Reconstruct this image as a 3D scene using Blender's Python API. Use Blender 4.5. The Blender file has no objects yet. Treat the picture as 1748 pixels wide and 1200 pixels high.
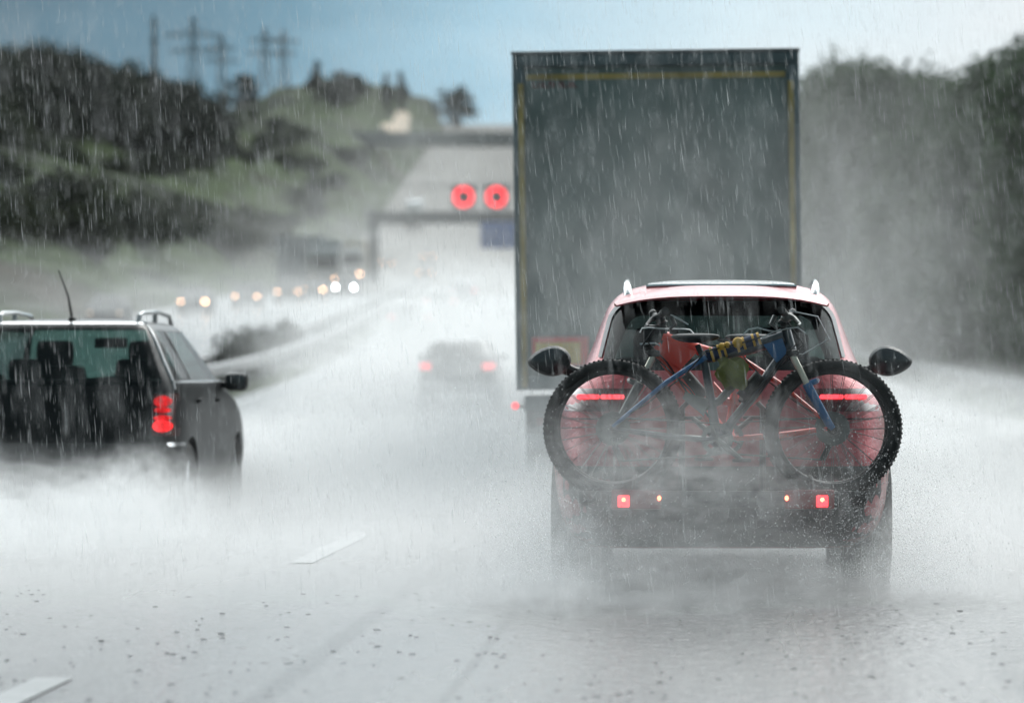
import bpy, bmesh, math, random
from mathutils import Vector, Matrix

random.seed(7)
R = math.radians
sc = bpy.context.scene
COL = sc.collection

# ------------------------------------------------------------------ camera, sky, sun, exposure
F = 6600.0            # focal length in pixels of the 1748 px wide photograph
VX, VY, HC = 1200.0, 640.0, 1.2


def at(px, py, d):
    """a point seen at photo pixel (px, py), d metres down the road"""
    return Vector(((px - VX) / F * d, d, HC + (VY - py) / F * d))


cd = bpy.data.cameras.new('camera')
cam = bpy.data.objects.new('camera', cd)
COL.objects.link(cam)
cam.location = (0, 0, HC)
cam.rotation_euler = (R(90), 0, 0)
cd.sensor_width = 36.0
cd.lens = 36.0 * F / 1748.0
cd.shift_x = (874 - VX) / 1748.0
cd.shift_y = (VY - 600) / 1748.0
cd.clip_start = 0.5
cd.clip_end = 9000
cd.dof.use_dof = True
cd.dof.focus_distance = 21.0
cd.dof.aperture_fstop = 2.3
cd.dof.aperture_blades = 0
sc.camera = cam

w = bpy.data.worlds.new("World")
sc.world = w
w.use_nodes = True
nt = w.node_tree
nt.nodes.clear()
N = nt.nodes.new
L = nt.links.new
out = N('ShaderNodeOutputWorld')
bg = N('ShaderNodeBackground')
bg.inputs['Strength'].default_value = 1.0
L(bg.outputs[0], out.inputs['Surface'])
sky = N('ShaderNodeTexSky')
sky.sky_type = 'NISHITA'
sky.sun_disc = False
sky.sun_elevation = R(42)
sky.sun_rotation = R(25)
sky.air_density = 1.5
sky.dust_density = 2.0
skm = N('ShaderNodeVectorMath'); skm.operation = 'SCALE'
skm.inputs['Scale'].default_value = 0.10
L(sky.outputs[0], skm.inputs[0])
tc = N('ShaderNodeTexCoord')
sep = N('ShaderNodeSeparateXYZ')
L(tc.outputs['Generated'], sep.inputs[0])
nz = N('ShaderNodeTexNoise')
nz.inputs['Scale'].default_value = 9.0
nz.inputs['Detail'].default_value = 5
nz.inputs['Roughness'].default_value = 0.55
mpn = N('ShaderNodeMapping')
mpn.inputs['Scale'].default_value = (1, 1, 3.5)
L(tc.outputs['Generated'], mpn.inputs[0])
L(mpn.outputs[0], nz.inputs['Vector'])


def wmath(op, a, b=None, c=None):
    n = N('ShaderNodeMath'); n.operation = op
    for i, v in enumerate((a, b, c)):
        if v is None: continue
        if isinstance(v, (int, float)): n.inputs[i].default_value = v
        else: L(v, n.inputs[i])
    return n.outputs[0]


# azimuth-like coordinate: dark storm front to the left, bright gap ahead and right
az = wmath('DIVIDE', sep.outputs['X'], wmath('MAXIMUM', wmath('ABSOLUTE', sep.outputs['Y']), 0.05))
el = sep.outputs['Z']
k = wmath('ADD', az, wmath('MULTIPLY', wmath('SUBTRACT', nz.outputs['Fac'], 0.5), 0.10))
k = wmath('SUBTRACT', k, wmath('MULTIPLY', wmath('MINIMUM', wmath('MAXIMUM', wmath('SUBTRACT', el, 0.06), -0.02), 0.06), 0.9))
mr = N('ShaderNodeMapRange')
mr.inputs['From Min'].default_value = -0.22
mr.inputs['From Max'].default_value = 0.06
L(k, mr.inputs['Value'])
cr = N('ShaderNodeValToRGB')
cr.color_ramp.elements[0].position = 0.0
cr.color_ramp.elements[0].color = (0.022, 0.095, 0.165, 1)
cr.color_ramp.elements[1].position = 1.0
cr.color_ramp.elements[1].color = (0.72, 0.78, 0.83, 1)
for p, c in ((0.28, (0.09, 0.24, 0.36, 1)), (0.5, (0.31, 0.53, 0.68, 1)), (0.72, (0.60, 0.75, 0.84, 1))):
    e = cr.color_ramp.elements.new(p); e.color = c
L(mr.outputs[0], cr.inputs['Fac'])
# overhead: bright thick cloud cover
mr2 = N('ShaderNodeMapRange'); mr2.interpolation_type = 'SMOOTHSTEP'
mr2.inputs['From Min'].default_value = 0.10
mr2.inputs['From Max'].default_value = 0.34
L(el, mr2.inputs['Value'])
mx = N('ShaderNodeMix'); mx.data_type = 'RGBA'
L(mr2.outputs[0], mx.inputs['Factor'])
L(cr.outputs[0], mx.inputs['A'])
fb = N('ShaderNodeMapRange'); fb.interpolation_type = 'SMOOTHSTEP'
fb.inputs['From Min'].default_value = -0.35
fb.inputs['From Max'].default_value = 0.55
fb.inputs['To Min'].default_value = 0.28
fb.inputs['To Max'].default_value = 2.7
L(sep.outputs['Y'], fb.inputs['Value'])
cl = N('ShaderNodeVectorMath'); cl.operation = 'SCALE'
cl.inputs[0].default_value = (0.94, 1.0, 1.01)
L(fb.outputs[0], cl.inputs['Scale'])
L(cl.outputs[0], mx.inputs['B'])
# let a little of the clear sky through the cloud
mx2 = N('ShaderNodeMix'); mx2.data_type = 'RGBA'
mx2.inputs['Factor'].default_value = 0.92
L(skm.outputs[0], mx2.inputs['A'])
bk = N('ShaderNodeMapRange'); bk.interpolation_type = 'SMOOTHSTEP'
bk.inputs['From Min'].default_value = -0.3
bk.inputs['From Max'].default_value = 0.5
L(sep.outputs['Y'], bk.inputs['Value'])
mx3 = N('ShaderNodeMix'); mx3.data_type = 'RGBA'
L(bk.outputs[0], mx3.inputs['Factor'])
mx3.inputs['A'].default_value = (0.14, 0.20, 0.215, 1)
L(mx.outputs['Result'], mx3.inputs['B'])
L(mx3.outputs['Result'], mx2.inputs['B'])
L(mx2.outputs['Result'], bg.inputs['Color'])

sd = bpy.data.lights.new('sun', 'SUN')
sd.energy = 1.0
sd.angle = R(25)
sd.color = (1, 0.97, 0.92)
sun = bpy.data.objects.new('sun', sd)
COL.objects.link(sun)
sun.rotation_euler = (R(48), 0, R(155))

sc.view_settings.view_transform = 'Standard'
sc.view_settings.look = 'None'
sc.view_settings.gamma = 1
sc.view_settings.exposure = 0.2
sc.cycles.max_bounces = 7
sc.cycles.diffuse_bounces = 2
sc.cycles.glossy_bounces = 3
sc.cycles.transmission_bounces = 4
sc.cycles.transparent_max_bounces = 24
sc.cycles.volume_bounces = 3
sc.cycles.volume_max_steps = 96
sc.cycles.use_denoising = True
sc.cycles.caustics_reflective = False
sc.cycles.caustics_refractive = False
sc.cycles.use_adaptive_sampling = True
sc.cycles.adaptive_threshold = 0.02
sc.cycles.adaptive_min_samples = 24


# ------------------------------------------------------------------ materials
def newmat(name):
    m = bpy.data.materials.new(name)
    m.use_nodes = True
    m.node_tree.nodes.clear()
    o = m.node_tree.nodes.new('ShaderNodeOutputMaterial')
    return m, m.node_tree, o


def pmat(name, col, rough=0.5, metal=0.0, coat=0.0, var=0.12, scale=6.0, bump=0.0, bscale=60.0, spec=0.5, coord='Object'):
    m, t, o = newmat(name)
    b = t.nodes.new('ShaderNodeBsdfPrincipled')
    t.links.new(b.outputs[0], o.inputs['Surface'])
    b.inputs['Roughness'].default_value = rough
    b.inputs['Metallic'].default_value = metal
    b.inputs['Coat Weight'].default_value = coat
    b.inputs['Coat Roughness'].default_value = 0.05
    b.inputs['Specular IOR Level'].default_value = spec
    tcn = t.nodes.new('ShaderNodeTexCoord')
    n = t.nodes.new('ShaderNodeTexNoise')
    n.inputs['Scale'].default_value = scale
    n.inputs['Detail'].default_value = 5
    t.links.new(tcn.outputs[coord], n.inputs['Vector'])
    r = t.nodes.new('ShaderNodeValToRGB')
    r.color_ramp.elements[0].position = 0.3
    r.color_ramp.elements[1].position = 0.7
    r.color_ramp.elements[0].color = tuple(c * (1 - var) for c in col) + (1,)
    r.color_ramp.elements[1].color = tuple(min(1, c * (1 + var)) for c in col) + (1,)
    t.links.new(n.outputs['Fac'], r.inputs[0])
    t.links.new(r.outputs[0], b.inputs['Base Color'])
    if bump > 0:
        n2 = t.nodes.new('ShaderNodeTexNoise')
        n2.inputs['Scale'].default_value = bscale
        n2.inputs['Detail'].default_value = 3
        t.links.new(tcn.outputs[coord], n2.inputs['Vector'])
        bp = t.nodes.new('ShaderNodeBump')
        bp.inputs['Strength'].default_value = bump
        bp.inputs['Distance'].default_value = 0.01
        t.links.new(n2.outputs['Fac'], bp.inputs['Height'])
        t.links.new(bp.outputs[0], b.inputs['Normal'])
        if coat > 0: t.links.new(bp.outputs[0], b.inputs['Coat Normal'])
    return m


def emat(name, col, strength):
    m, t, o = newmat(name)
    e = t.nodes.new('ShaderNodeEmission')
    e.inputs['Color'].default_value = tuple(col) + (1,)
    e.inputs['Strength'].default_value = strength
    t.links.new(e.outputs[0], o.inputs['Surface'])
    return m


def glassmat(name, tint, clear, rough=0.05):
    """tinted car glass: see-through by `clear`, with a sky reflection"""
    m, t, o = newmat(name)
    tr = t.nodes.new('ShaderNodeBsdfTransparent'); tr.inputs[0].default_value = tuple(tint) + (1,)
    d = t.nodes.new('ShaderNodeBsdfPrincipled')
    d.inputs['Base Color'].default_value = (0.012, 0.015, 0.016, 1)
    d.inputs['Roughness'].default_value = rough
    mxs = t.nodes.new('ShaderNodeMixShader'); mxs.inputs[0].default_value = clear
    t.links.new(d.outputs[0], mxs.inputs[1]); t.links.new(tr.outputs[0], mxs.inputs[2])
    t.links.new(mxs.outputs[0], o.inputs['Surface'])
    return m


M = {}
M['red_paint'] = pmat('wet red paint', (0.33, 0.06, 0.07), 0.36, 0.55, 0.45, 0.06, 4, 0.35, 45)
M['black_paint'] = pmat('wet black paint', (0.012, 0.013, 0.014), 0.4, 0.0, 0.15, 0.2, 4, 0.15, 60, 0.22)
M['grey_paint'] = pmat('grey car paint', (0.16, 0.17, 0.18), 0.35, 0.4, 0.8, 0.1)
M['dark_car'] = pmat('dark grey car paint', (0.05, 0.054, 0.058), 0.4, 0.2, 0.6, 0.1)
M['white_paint'] = pmat('white car paint', (0.75, 0.75, 0.74), 0.35, 0, 0.8, 0.05)
M['silver_paint'] = pmat('silver car paint', (0.45, 0.46, 0.47), 0.35, 0.5, 0.8, 0.06)
M['blue_paint'] = pmat('dark blue car paint', (0.04, 0.06, 0.12), 0.35, 0.3, 0.8, 0.1)
M['plastic'] = pmat('black plastic', (0.018, 0.019, 0.02), 0.5, 0, 0, 0.2, 20)
M['rubber'] = pmat('tyre rubber', (0.022, 0.022, 0.022), 0.75, 0, 0, 0.3, 30, 0.3, 120)
M['alloy'] = pmat('alloy', (0.5, 0.51, 0.52), 0.25, 0.9, 0, 0.08)
M['lip'] = pmat('satin grey trim', (0.34, 0.34, 0.35), 0.5, 0, 0, 0.12, 30, 0.3, 70)
M['chrome'] = pmat('bright trim', (0.75, 0.76, 0.77), 0.15, 1.0, 0, 0.03, 8, 0.15, 70)
M['sunroof'] = pmat('sunroof glass', (0.02, 0.022, 0.025), 0.08, 0, 1.0, 0.1, 5, 0.4, 70)
M['glass'] = glassmat('tinted glass', (0.55, 0.62, 0.62), 0.45)
M['clear_glass'] = glassmat('green glass', (0.56, 0.80, 0.75), 0.47)
M['mirror'] = pmat('mirror glass', (0.10, 0.105, 0.11), 0.06, 0.6, 0, 0.03)
M['interior'] = pmat('dark interior', (0.02, 0.02, 0.021), 0.8)
M['lamp_dark'] = pmat('dark red lamp housing', (0.09, 0.008, 0.01), 0.15, 0, 1.0, 0.15, 30)
def lensmat(name, col, strength):
    m, t, o = newmat(name)
    e = t.nodes.new('ShaderNodeEmission'); e.inputs['Color'].default_value = tuple(col) + (1,)
    tcn = t.nodes.new('ShaderNodeTexCoord')
    wv = t.nodes.new('ShaderNodeTexWave'); wv.bands_direction = 'Z'; wv.inputs['Scale'].default_value = 28; wv.inputs['Distortion'].default_value = 1.0
    n = t.nodes.new('ShaderNodeTexNoise'); n.inputs['Scale'].default_value = 18
    t.links.new(tcn.outputs['Object'], wv.inputs['Vector']); t.links.new(tcn.outputs['Object'], n.inputs['Vector'])
    a = t.nodes.new('ShaderNodeMath'); a.operation = 'MULTIPLY_ADD'; a.inputs[1].default_value = .7; a.inputs[2].default_value = .25
    t.links.new(wv.outputs['Fac'], a.inputs[0])
    b2 = t.nodes.new('ShaderNodeMath'); b2.operation = 'MULTIPLY'; t.links.new(a.outputs[0], b2.inputs[0]); t.links.new(n.outputs['Fac'], b2.inputs[1])
    c = t.nodes.new('ShaderNodeMath'); c.operation = 'MULTIPLY'; t.links.new(b2.outputs[0], c.inputs[0]); c.inputs[1].default_value = strength * 2.6
    t.links.new(c.outputs[0], e.inputs['Strength']); t.links.new(e.outputs[0], o.inputs['Surface'])
    return m


M['lens_low'] = lensmat('ribbed lit lens', (1.0, 0.035, 0.04), 1.5)
M['lens_high'] = lensmat('ribbed dim lens', (1.0, 0.03, 0.035), .75)
M['lamp_red'] = emat('lit red lamp', (1.0, 0.045, 0.06), 2.6)
M['lamp_red_dim'] = emat('softly lit red lamp', (1.0, 0.03, 0.035), 0.9)
M['lamp_hot'] = emat('bulb', (1.0, 0.22, 0.10), 7)
M['lamp_far'] = emat('far tail lamp', (1.0, 0.05, 0.06), 1.9)
M['head_white'] = emat('cold headlight', (0.88, 0.95, 1.0), 75)
M['head_warm'] = emat('warm headlight', (1.0, 0.55, 0.27), 34)
M['lamp_faint'] = emat('faint headlight', (1.0, .75, .55), 1.2)
M['head_dim'] = emat('faint warm headlight', (1.0, 0.55, 0.30), 15)
M['signal_red'] = emat('red signal LEDs', (1.0, 0.03, 0.045), 2.8)
M['bike_red'] = pmat('red bike frame', (0.95, 0.07, 0.04), 0.45, 0, 0.3, 0.06)
M['bike_blue'] = pmat('blue bike frame', (0.02, 0.13, 0.32), 0.45, 0, 0.3, 0.08)
M['slate'] = pmat('slate bike frame', (0.05, 0.062, 0.075), 0.35, 0.2, 0.6, 0.1)
M['bike_grey'] = pmat('grey bike metal', (0.13, 0.135, 0.13), 0.35, 0.6)
M['stanchion'] = pmat('fork stanchion', (0.62, 0.60, 0.50), 0.25, 0.4)
M['cable'] = pmat('cable', (0.55, 0.57, 0.58), 0.3, 0.3)
M['yellow'] = pmat('yellow tape', (0.62, 0.36, 0.05), 0.6)
M['navy'] = pmat('navy strap', (0.02, 0.035, 0.09), 0.7)
M['cloth'] = pmat('olive green cloth', (0.15, 0.16, 0.035), 0.85, 0, 0, 0.3, 14, 0.6, 30)
M['rack_red'] = pmat('red reflector', (0.22, 0.012, 0.014), 0.25, 0, 0.6)
# trailer
M['tarp'] = pmat('dark wet trailer doors', (0.165, 0.215, 0.205), 0.5, 0, 0.1, 0.25, 1.6, 0.15, 8)
M['tarp_side'] = pmat('trailer curtain', (0.16, 0.17, 0.17), 0.55, 0, 0, 0.15, 2)
M['trailer_frame'] = pmat('trailer frame', (0.16, 0.20, 0.215), 0.45, 0.3, 0, 0.15, 3)
M['tape'] = pmat('yellow reflective tape', (0.50, 0.37, 0.12), 0.6, 0, 0, 0.35, 3)
M['board_red'] = pmat('board red', (0.9, 0.14, 0.12), 0.5)
M['board_yellow'] = pmat('board yellow', (0.95, 0.62, 0.2), 0.5)
M['letter_red'] = pmat('dull red lettering', (0.20, 0.035, 0.04), 0.5)
# place
M['steel'] = pmat('galvanised steel', (0.26, 0.27, 0.28), 0.45, 0.5, 0, 0.2, 3)
M['dark_steel'] = pmat('dark gantry steel', (0.09, 0.10, 0.105), 0.5, 0.3)
M['panel'] = pmat('signal panel', (0.16, 0.165, 0.17), 0.6)
M['sign_blue'] = pmat('blue sign', (0.06, 0.17, 0.55), 0.5)
M['concrete'] = pmat('concrete', (0.20, 0.21, 0.21), 0.8, 0, 0, 0.2, 0.5)
M['bridge'] = pmat('grey bridge concrete', (0.20, 0.215, 0.22), 0.8, 0, 0, 0.2, 0.3)
M['pylon'] = pmat('pylon steel', (0.09, 0.10, 0.105), 0.6, 0.3)
M['far_road'] = pmat('worn pale asphalt', (0.15, 0.142, 0.13), 0.75, 0, 0, 0.12, 0.15, spec=0.15)
M['dull_paint'] = pmat('rain dulled grey paint', (0.07, 0.075, 0.08), 0.7, 0, 0, 0.1, spec=0.2)
M['sand'] = pmat('sandy track', (0.42, 0.33, 0.24), 0.9, 0, 0, 0.15, 0.4)
M['shed'] = pmat('grey cladding', (0.17, 0.20, 0.23), 0.6, 0, 0, 0.08, 0.5)
M['marking'] = pmat('wet white marking', (0.46, 0.46, 0.455), 0.22, 0, 0, 0.12, 3)
M['bark'] = pmat('bark', (0.045, 0.038, 0.03), 0.9, 0, 0, 0.3, 4)


def leafmat(name, c1, c2):
    m, t, o = newmat(name)
    b = t.nodes.new('ShaderNodeBsdfPrincipled')
    b.inputs['Roughness'].default_value = 0.6; b.inputs['Specular IOR Level'].default_value = 0.12
    tr = t.nodes.new('ShaderNodeBsdfTranslucent')
    mxs = t.nodes.new('ShaderNodeMixShader'); mxs.inputs[0].default_value = 0.2
    tcn = t.nodes.new('ShaderNodeTexCoord')
    n = t.nodes.new('ShaderNodeTexNoise'); n.inputs['Scale'].default_value = 0.8; n.inputs['Detail'].default_value = 6
    t.links.new(tcn.outputs['Object'], n.inputs['Vector'])
    oi = t.nodes.new('ShaderNodeObjectInfo')
    ad = t.nodes.new('ShaderNodeMath'); ad.operation = 'MULTIPLY_ADD'
    t.links.new(oi.outputs['Random'], ad.inputs[0]); ad.inputs[1].default_value = 0.4; 
    sb = t.nodes.new('ShaderNodeMath'); sb.operation = 'SUBTRACT'
    t.links.new(n.outputs['Fac'], sb.inputs[0]); sb.inputs[1].default_value = 0.2
    t.links.new(sb.outputs[0], ad.inputs[2])
    r = t.nodes.new('ShaderNodeValToRGB')
    r.color_ramp.elements[0].position = 0.25; r.color_ramp.elements[1].position = 0.75
    r.color_ramp.elements[0].color = c1 + (1,); r.color_ramp.elements[1].color = c2 + (1,)
    t.links.new(ad.outputs[0], r.inputs[0])
    t.links.new(r.outputs[0], b.inputs['Base Color']); t.links.new(r.outputs[0], tr.inputs['Color'])
    t.links.new(b.outputs[0], mxs.inputs[1]); t.links.new(tr.outputs[0], mxs.inputs[2])
    t.links.new(mxs.outputs[0], o.inputs['Surface'])
    return m


M['leaf'] = leafmat('woodland leaves', (0.016, 0.042, 0.013), (0.042, 0.09, 0.026))
M['leaf_dark'] = leafmat('dark ridge leaves', (0.009, 0.017, 0.012), (0.024, 0.037, 0.021))
M['leaf_shrub'] = leafmat('shrub leaves', (0.014, 0.023, 0.013), (0.04, 0.055, 0.024))


def ground_mat():
    m, t, o = newmat('grassy hillside')
    b = t.nodes.new('ShaderNodeBsdfPrincipled'); b.inputs['Roughness'].default_value = 0.9; b.inputs['Specular IOR Level'].default_value = 0.05
    tcn = t.nodes.new('ShaderNodeTexCoord')
    mp = t.nodes.new('ShaderNodeMapping'); mp.inputs['Scale'].default_value = (0.012, 0.006, 0.11)
    t.links.new(tcn.outputs['Object'], mp.inputs[0])
    n = t.nodes.new('ShaderNodeTexNoise'); n.inputs['Scale'].default_value = 1.6; n.inputs['Detail'].default_value = 7; n.inputs['Roughness'].default_value = 0.6
    t.links.new(mp.outputs[0], n.inputs['Vector'])
    r = t.nodes.new('ShaderNodeValToRGB')
    el = r.color_ramp.elements
    el[0].position = 0.3; el[0].color = (0.016, 0.019, 0.014, 1)
    el[1].position = 0.72; el[1].color = (0.055, 0.038, 0.028, 1)
    for p, c in ((0.44, (0.022, 0.030, 0.018, 1)), (0.52, (0.055, 0.085, 0.03, 1)), (0.6, (0.03, 0.038, 0.02, 1))):
        e = el.new(p); e.color = c
    t.links.new(n.outputs['Fac'], r.inputs[0])
    n2 = t.nodes.new('ShaderNodeTexNoise'); n2.inputs['Scale'].default_value = 0.6; n2.inputs['Detail'].default_value = 8
    t.links.new(tcn.outputs['Object'], n2.inputs['Vector'])
    hm = t.nodes.new('ShaderNodeMix'); hm.data_type = 'RGBA'; hm.blend_type = 'MULTIPLY'; hm.inputs['Factor'].default_value = 0.8
    r2 = t.nodes.new('ShaderNodeValToRGB')
    r2.color_ramp.elements[0].position = 0.35; r2.color_ramp.elements[0].color = (0.5, 0.5, 0.5, 1)
    r2.color_ramp.elements[1].position = 0.65; r2.color_ramp.elements[1].color = (1.2, 1.2, 1.1, 1)
    t.links.new(n2.outputs['Fac'], r2.inputs[0])
    t.links.new(r.outputs[0], hm.inputs['A']); t.links.new(r2.outputs[0], hm.inputs['B'])
    t.links.new(hm.outputs['Result'], b.inputs['Base Color'])
    t.links.new(b.outputs[0], o.inputs['Surface'])
    return m


def road_mat():
    m, t, o = newmat('soaked asphalt')
    b = t.nodes.new('ShaderNodeBsdfPrincipled')
    b.inputs['Specular IOR Level'].default_value = 0.6
    tcn = t.nodes.new('ShaderNodeTexCoord')
    # worn ruts run along the road: object X is across
    n = t.nodes.new('ShaderNodeTexNoise'); n.inputs['Scale'].default_value = 1.0; n.inputs['Detail'].default_value = 6
    mp = t.nodes.new('ShaderNodeMapping'); mp.inputs['Scale'].default_value = (1.1, 0.06, 1)
    t.links.new(tcn.outputs['Object'], mp.inputs[0]); t.links.new(mp.outputs[0], n.inputs['Vector'])
    r = t.nodes.new('ShaderNodeValToRGB')
    r.color_ramp.elements[0].position = 0.35; r.color_ramp.elements[0].color = (0.045, 0.046, 0.048, 1)
    r.color_ramp.elements[1].position = 0.7; r.color_ramp.elements[1].color = (0.10, 0.10, 0.10, 1)
    t.links.new(n.outputs['Fac'], r.inputs[0]); t.links.new(r.outputs[0], b.inputs['Base Color'])
    rr = t.nodes.new('ShaderNodeMapRange')
    rr.inputs['From Min'].default_value = 0.35; rr.inputs['From Max'].default_value = 0.7
    rr.inputs['To Min'].default_value = 0.15; rr.inputs['To Max'].default_value = 0.34
    t.links.new(n.outputs['Fac'], rr.inputs['Value']); t.links.new(rr.outputs[0], b.inputs['Roughness'])
    sx_ = t.nodes.new('ShaderNodeSeparateXYZ'); t.links.new(tcn.outputs['Object'], sx_.inputs[0])

    def rut(x0, wd):
        a = t.nodes.new('ShaderNodeMath'); a.operation = 'SUBTRACT'; t.links.new(sx_.outputs['X'], a.inputs[0]); a.inputs[1].default_value = x0
        b2 = t.nodes.new('ShaderNodeMath'); b2.operation = 'ABSOLUTE'; t.links.new(a.outputs[0], b2.inputs[0])
        c = t.nodes.new('ShaderNodeMapRange'); c.interpolation_type = 'SMOOTHSTEP'
        c.inputs['From Min'].default_value = wd; c.inputs['From Max'].default_value = wd * 3
        c.inputs['To Min'].default_value = 1; c.inputs['To Max'].default_value = 0
        t.links.new(b2.outputs[0], c.inputs['Value'])
        return c.outputs[0]
    rsum = t.nodes.new('ShaderNodeMath'); rsum.operation = 'MAXIMUM'
    t.links.new(rut(-1.6, .028), rsum.inputs[0]); t.links.new(rut(-.93, .012), rsum.inputs[1])
    radd = t.nodes.new('ShaderNodeMath'); radd.operation = 'MULTIPLY_ADD'
    t.links.new(rsum.outputs[0], radd.inputs[0]); radd.inputs[1].default_value = .0; t.links.new(rr.outputs[0], radd.inputs[2])
    t.links.new(radd.outputs[0], b.inputs['Roughness'])
    rsp = t.nodes.new('ShaderNodeMath'); rsp.operation = 'MULTIPLY_ADD'
    t.links.new(rsum.outputs[0], rsp.inputs[0]); rsp.inputs[1].default_value = -.25; rsp.inputs[2].default_value = .6
    t.links.new(rsp.outputs[0], b.inputs['Specular IOR Level'])
    # rain-struck water film: fine ripples and sparse splash dimples
    n2 = t.nodes.new('ShaderNodeTexNoise'); n2.inputs['Scale'].default_value = 15; n2.inputs['Detail'].default_value = 5
    t.links.new(tcn.outputs['Object'], n2.inputs['Vector'])
    v = t.nodes.new('ShaderNodeTexVoronoi'); v.inputs['Scale'].default_value = 6.5
    mpv = t.nodes.new('ShaderNodeMapping'); mpv.inputs['Scale'].default_value = (1, .35, 1)
    t.links.new(tcn.outputs['Object'], mpv.inputs[0]); t.links.new(mpv.outputs[0], v.inputs['Vector'])
    vr = t.nodes.new('ShaderNodeMapRange'); vr.interpolation_type = 'SMOOTHSTEP'
    vr.inputs['From Min'].default_value = 0.0; vr.inputs['From Max'].default_value = 0.12
    vr.inputs['To Min'].default_value = 1.0; vr.inputs['To Max'].default_value = 0.0
    t.links.new(v.outputs['Distance'], vr.inputs['Value'])
    ma = t.nodes.new('ShaderNodeMath'); ma.operation = 'MULTIPLY_ADD'
    t.links.new(n2.outputs['Fac'], ma.inputs[0]); ma.inputs[1].default_value = 1.8
    vm = t.nodes.new('ShaderNodeMath'); vm.operation = 'MULTIPLY'; t.links.new(vr.outputs[0], vm.inputs[0]); vm.inputs[1].default_value = 4.0
    t.links.new(vm.outputs[0], ma.inputs[2])
    bp = t.nodes.new('ShaderNodeBump'); bp.inputs['Strength'].default_value = 0.6; bp.inputs['Distance'].default_value = 0.03
    t.links.new(ma.outputs[0], bp.inputs['Height']); t.links.new(bp.outputs[0], b.inputs['Normal'])
    t.links.new(b.outputs[0], o.inputs['Surface'])
    return m


M['ground'] = ground_mat()
M['road'] = road_mat()


# ------------------------------------------------------------------ mesh helpers
def link(name, verts, faces, mat, parent=None, smooth=True, angle=40):
    me = bpy.data.meshes.new(name)
    me.from_pydata([tuple(v) for v in verts], [], faces)
    me.validate()
    if smooth:
        me.shade_smooth()
        me.set_sharp_from_angle(angle=R(angle))
    ob = bpy.data.objects.new(name, me)
    COL.objects.link(ob)
    if mat is not None: me.materials.append(mat)
    if parent is not None: ob.parent = parent
    return ob


def tag(o, label, cat, group=None, kind=None):
    if label: o['label'] = label
    if cat: o['category'] = cat
    if group: o['group'] = group
    if kind: o['kind'] = kind
    return o


def struct(o, kind='structure'):
    o['kind'] = kind
    return o


def empty(name, loc, label, cat, group=None, rz=0):
    o = bpy.data.objects.new(name, None)
    o.empty_display_size = 0.2
    COL.objects.link(o)
    o.location = loc
    o.rotation_euler = (0, 0, rz)
    return tag(o, label, cat, group)


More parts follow.
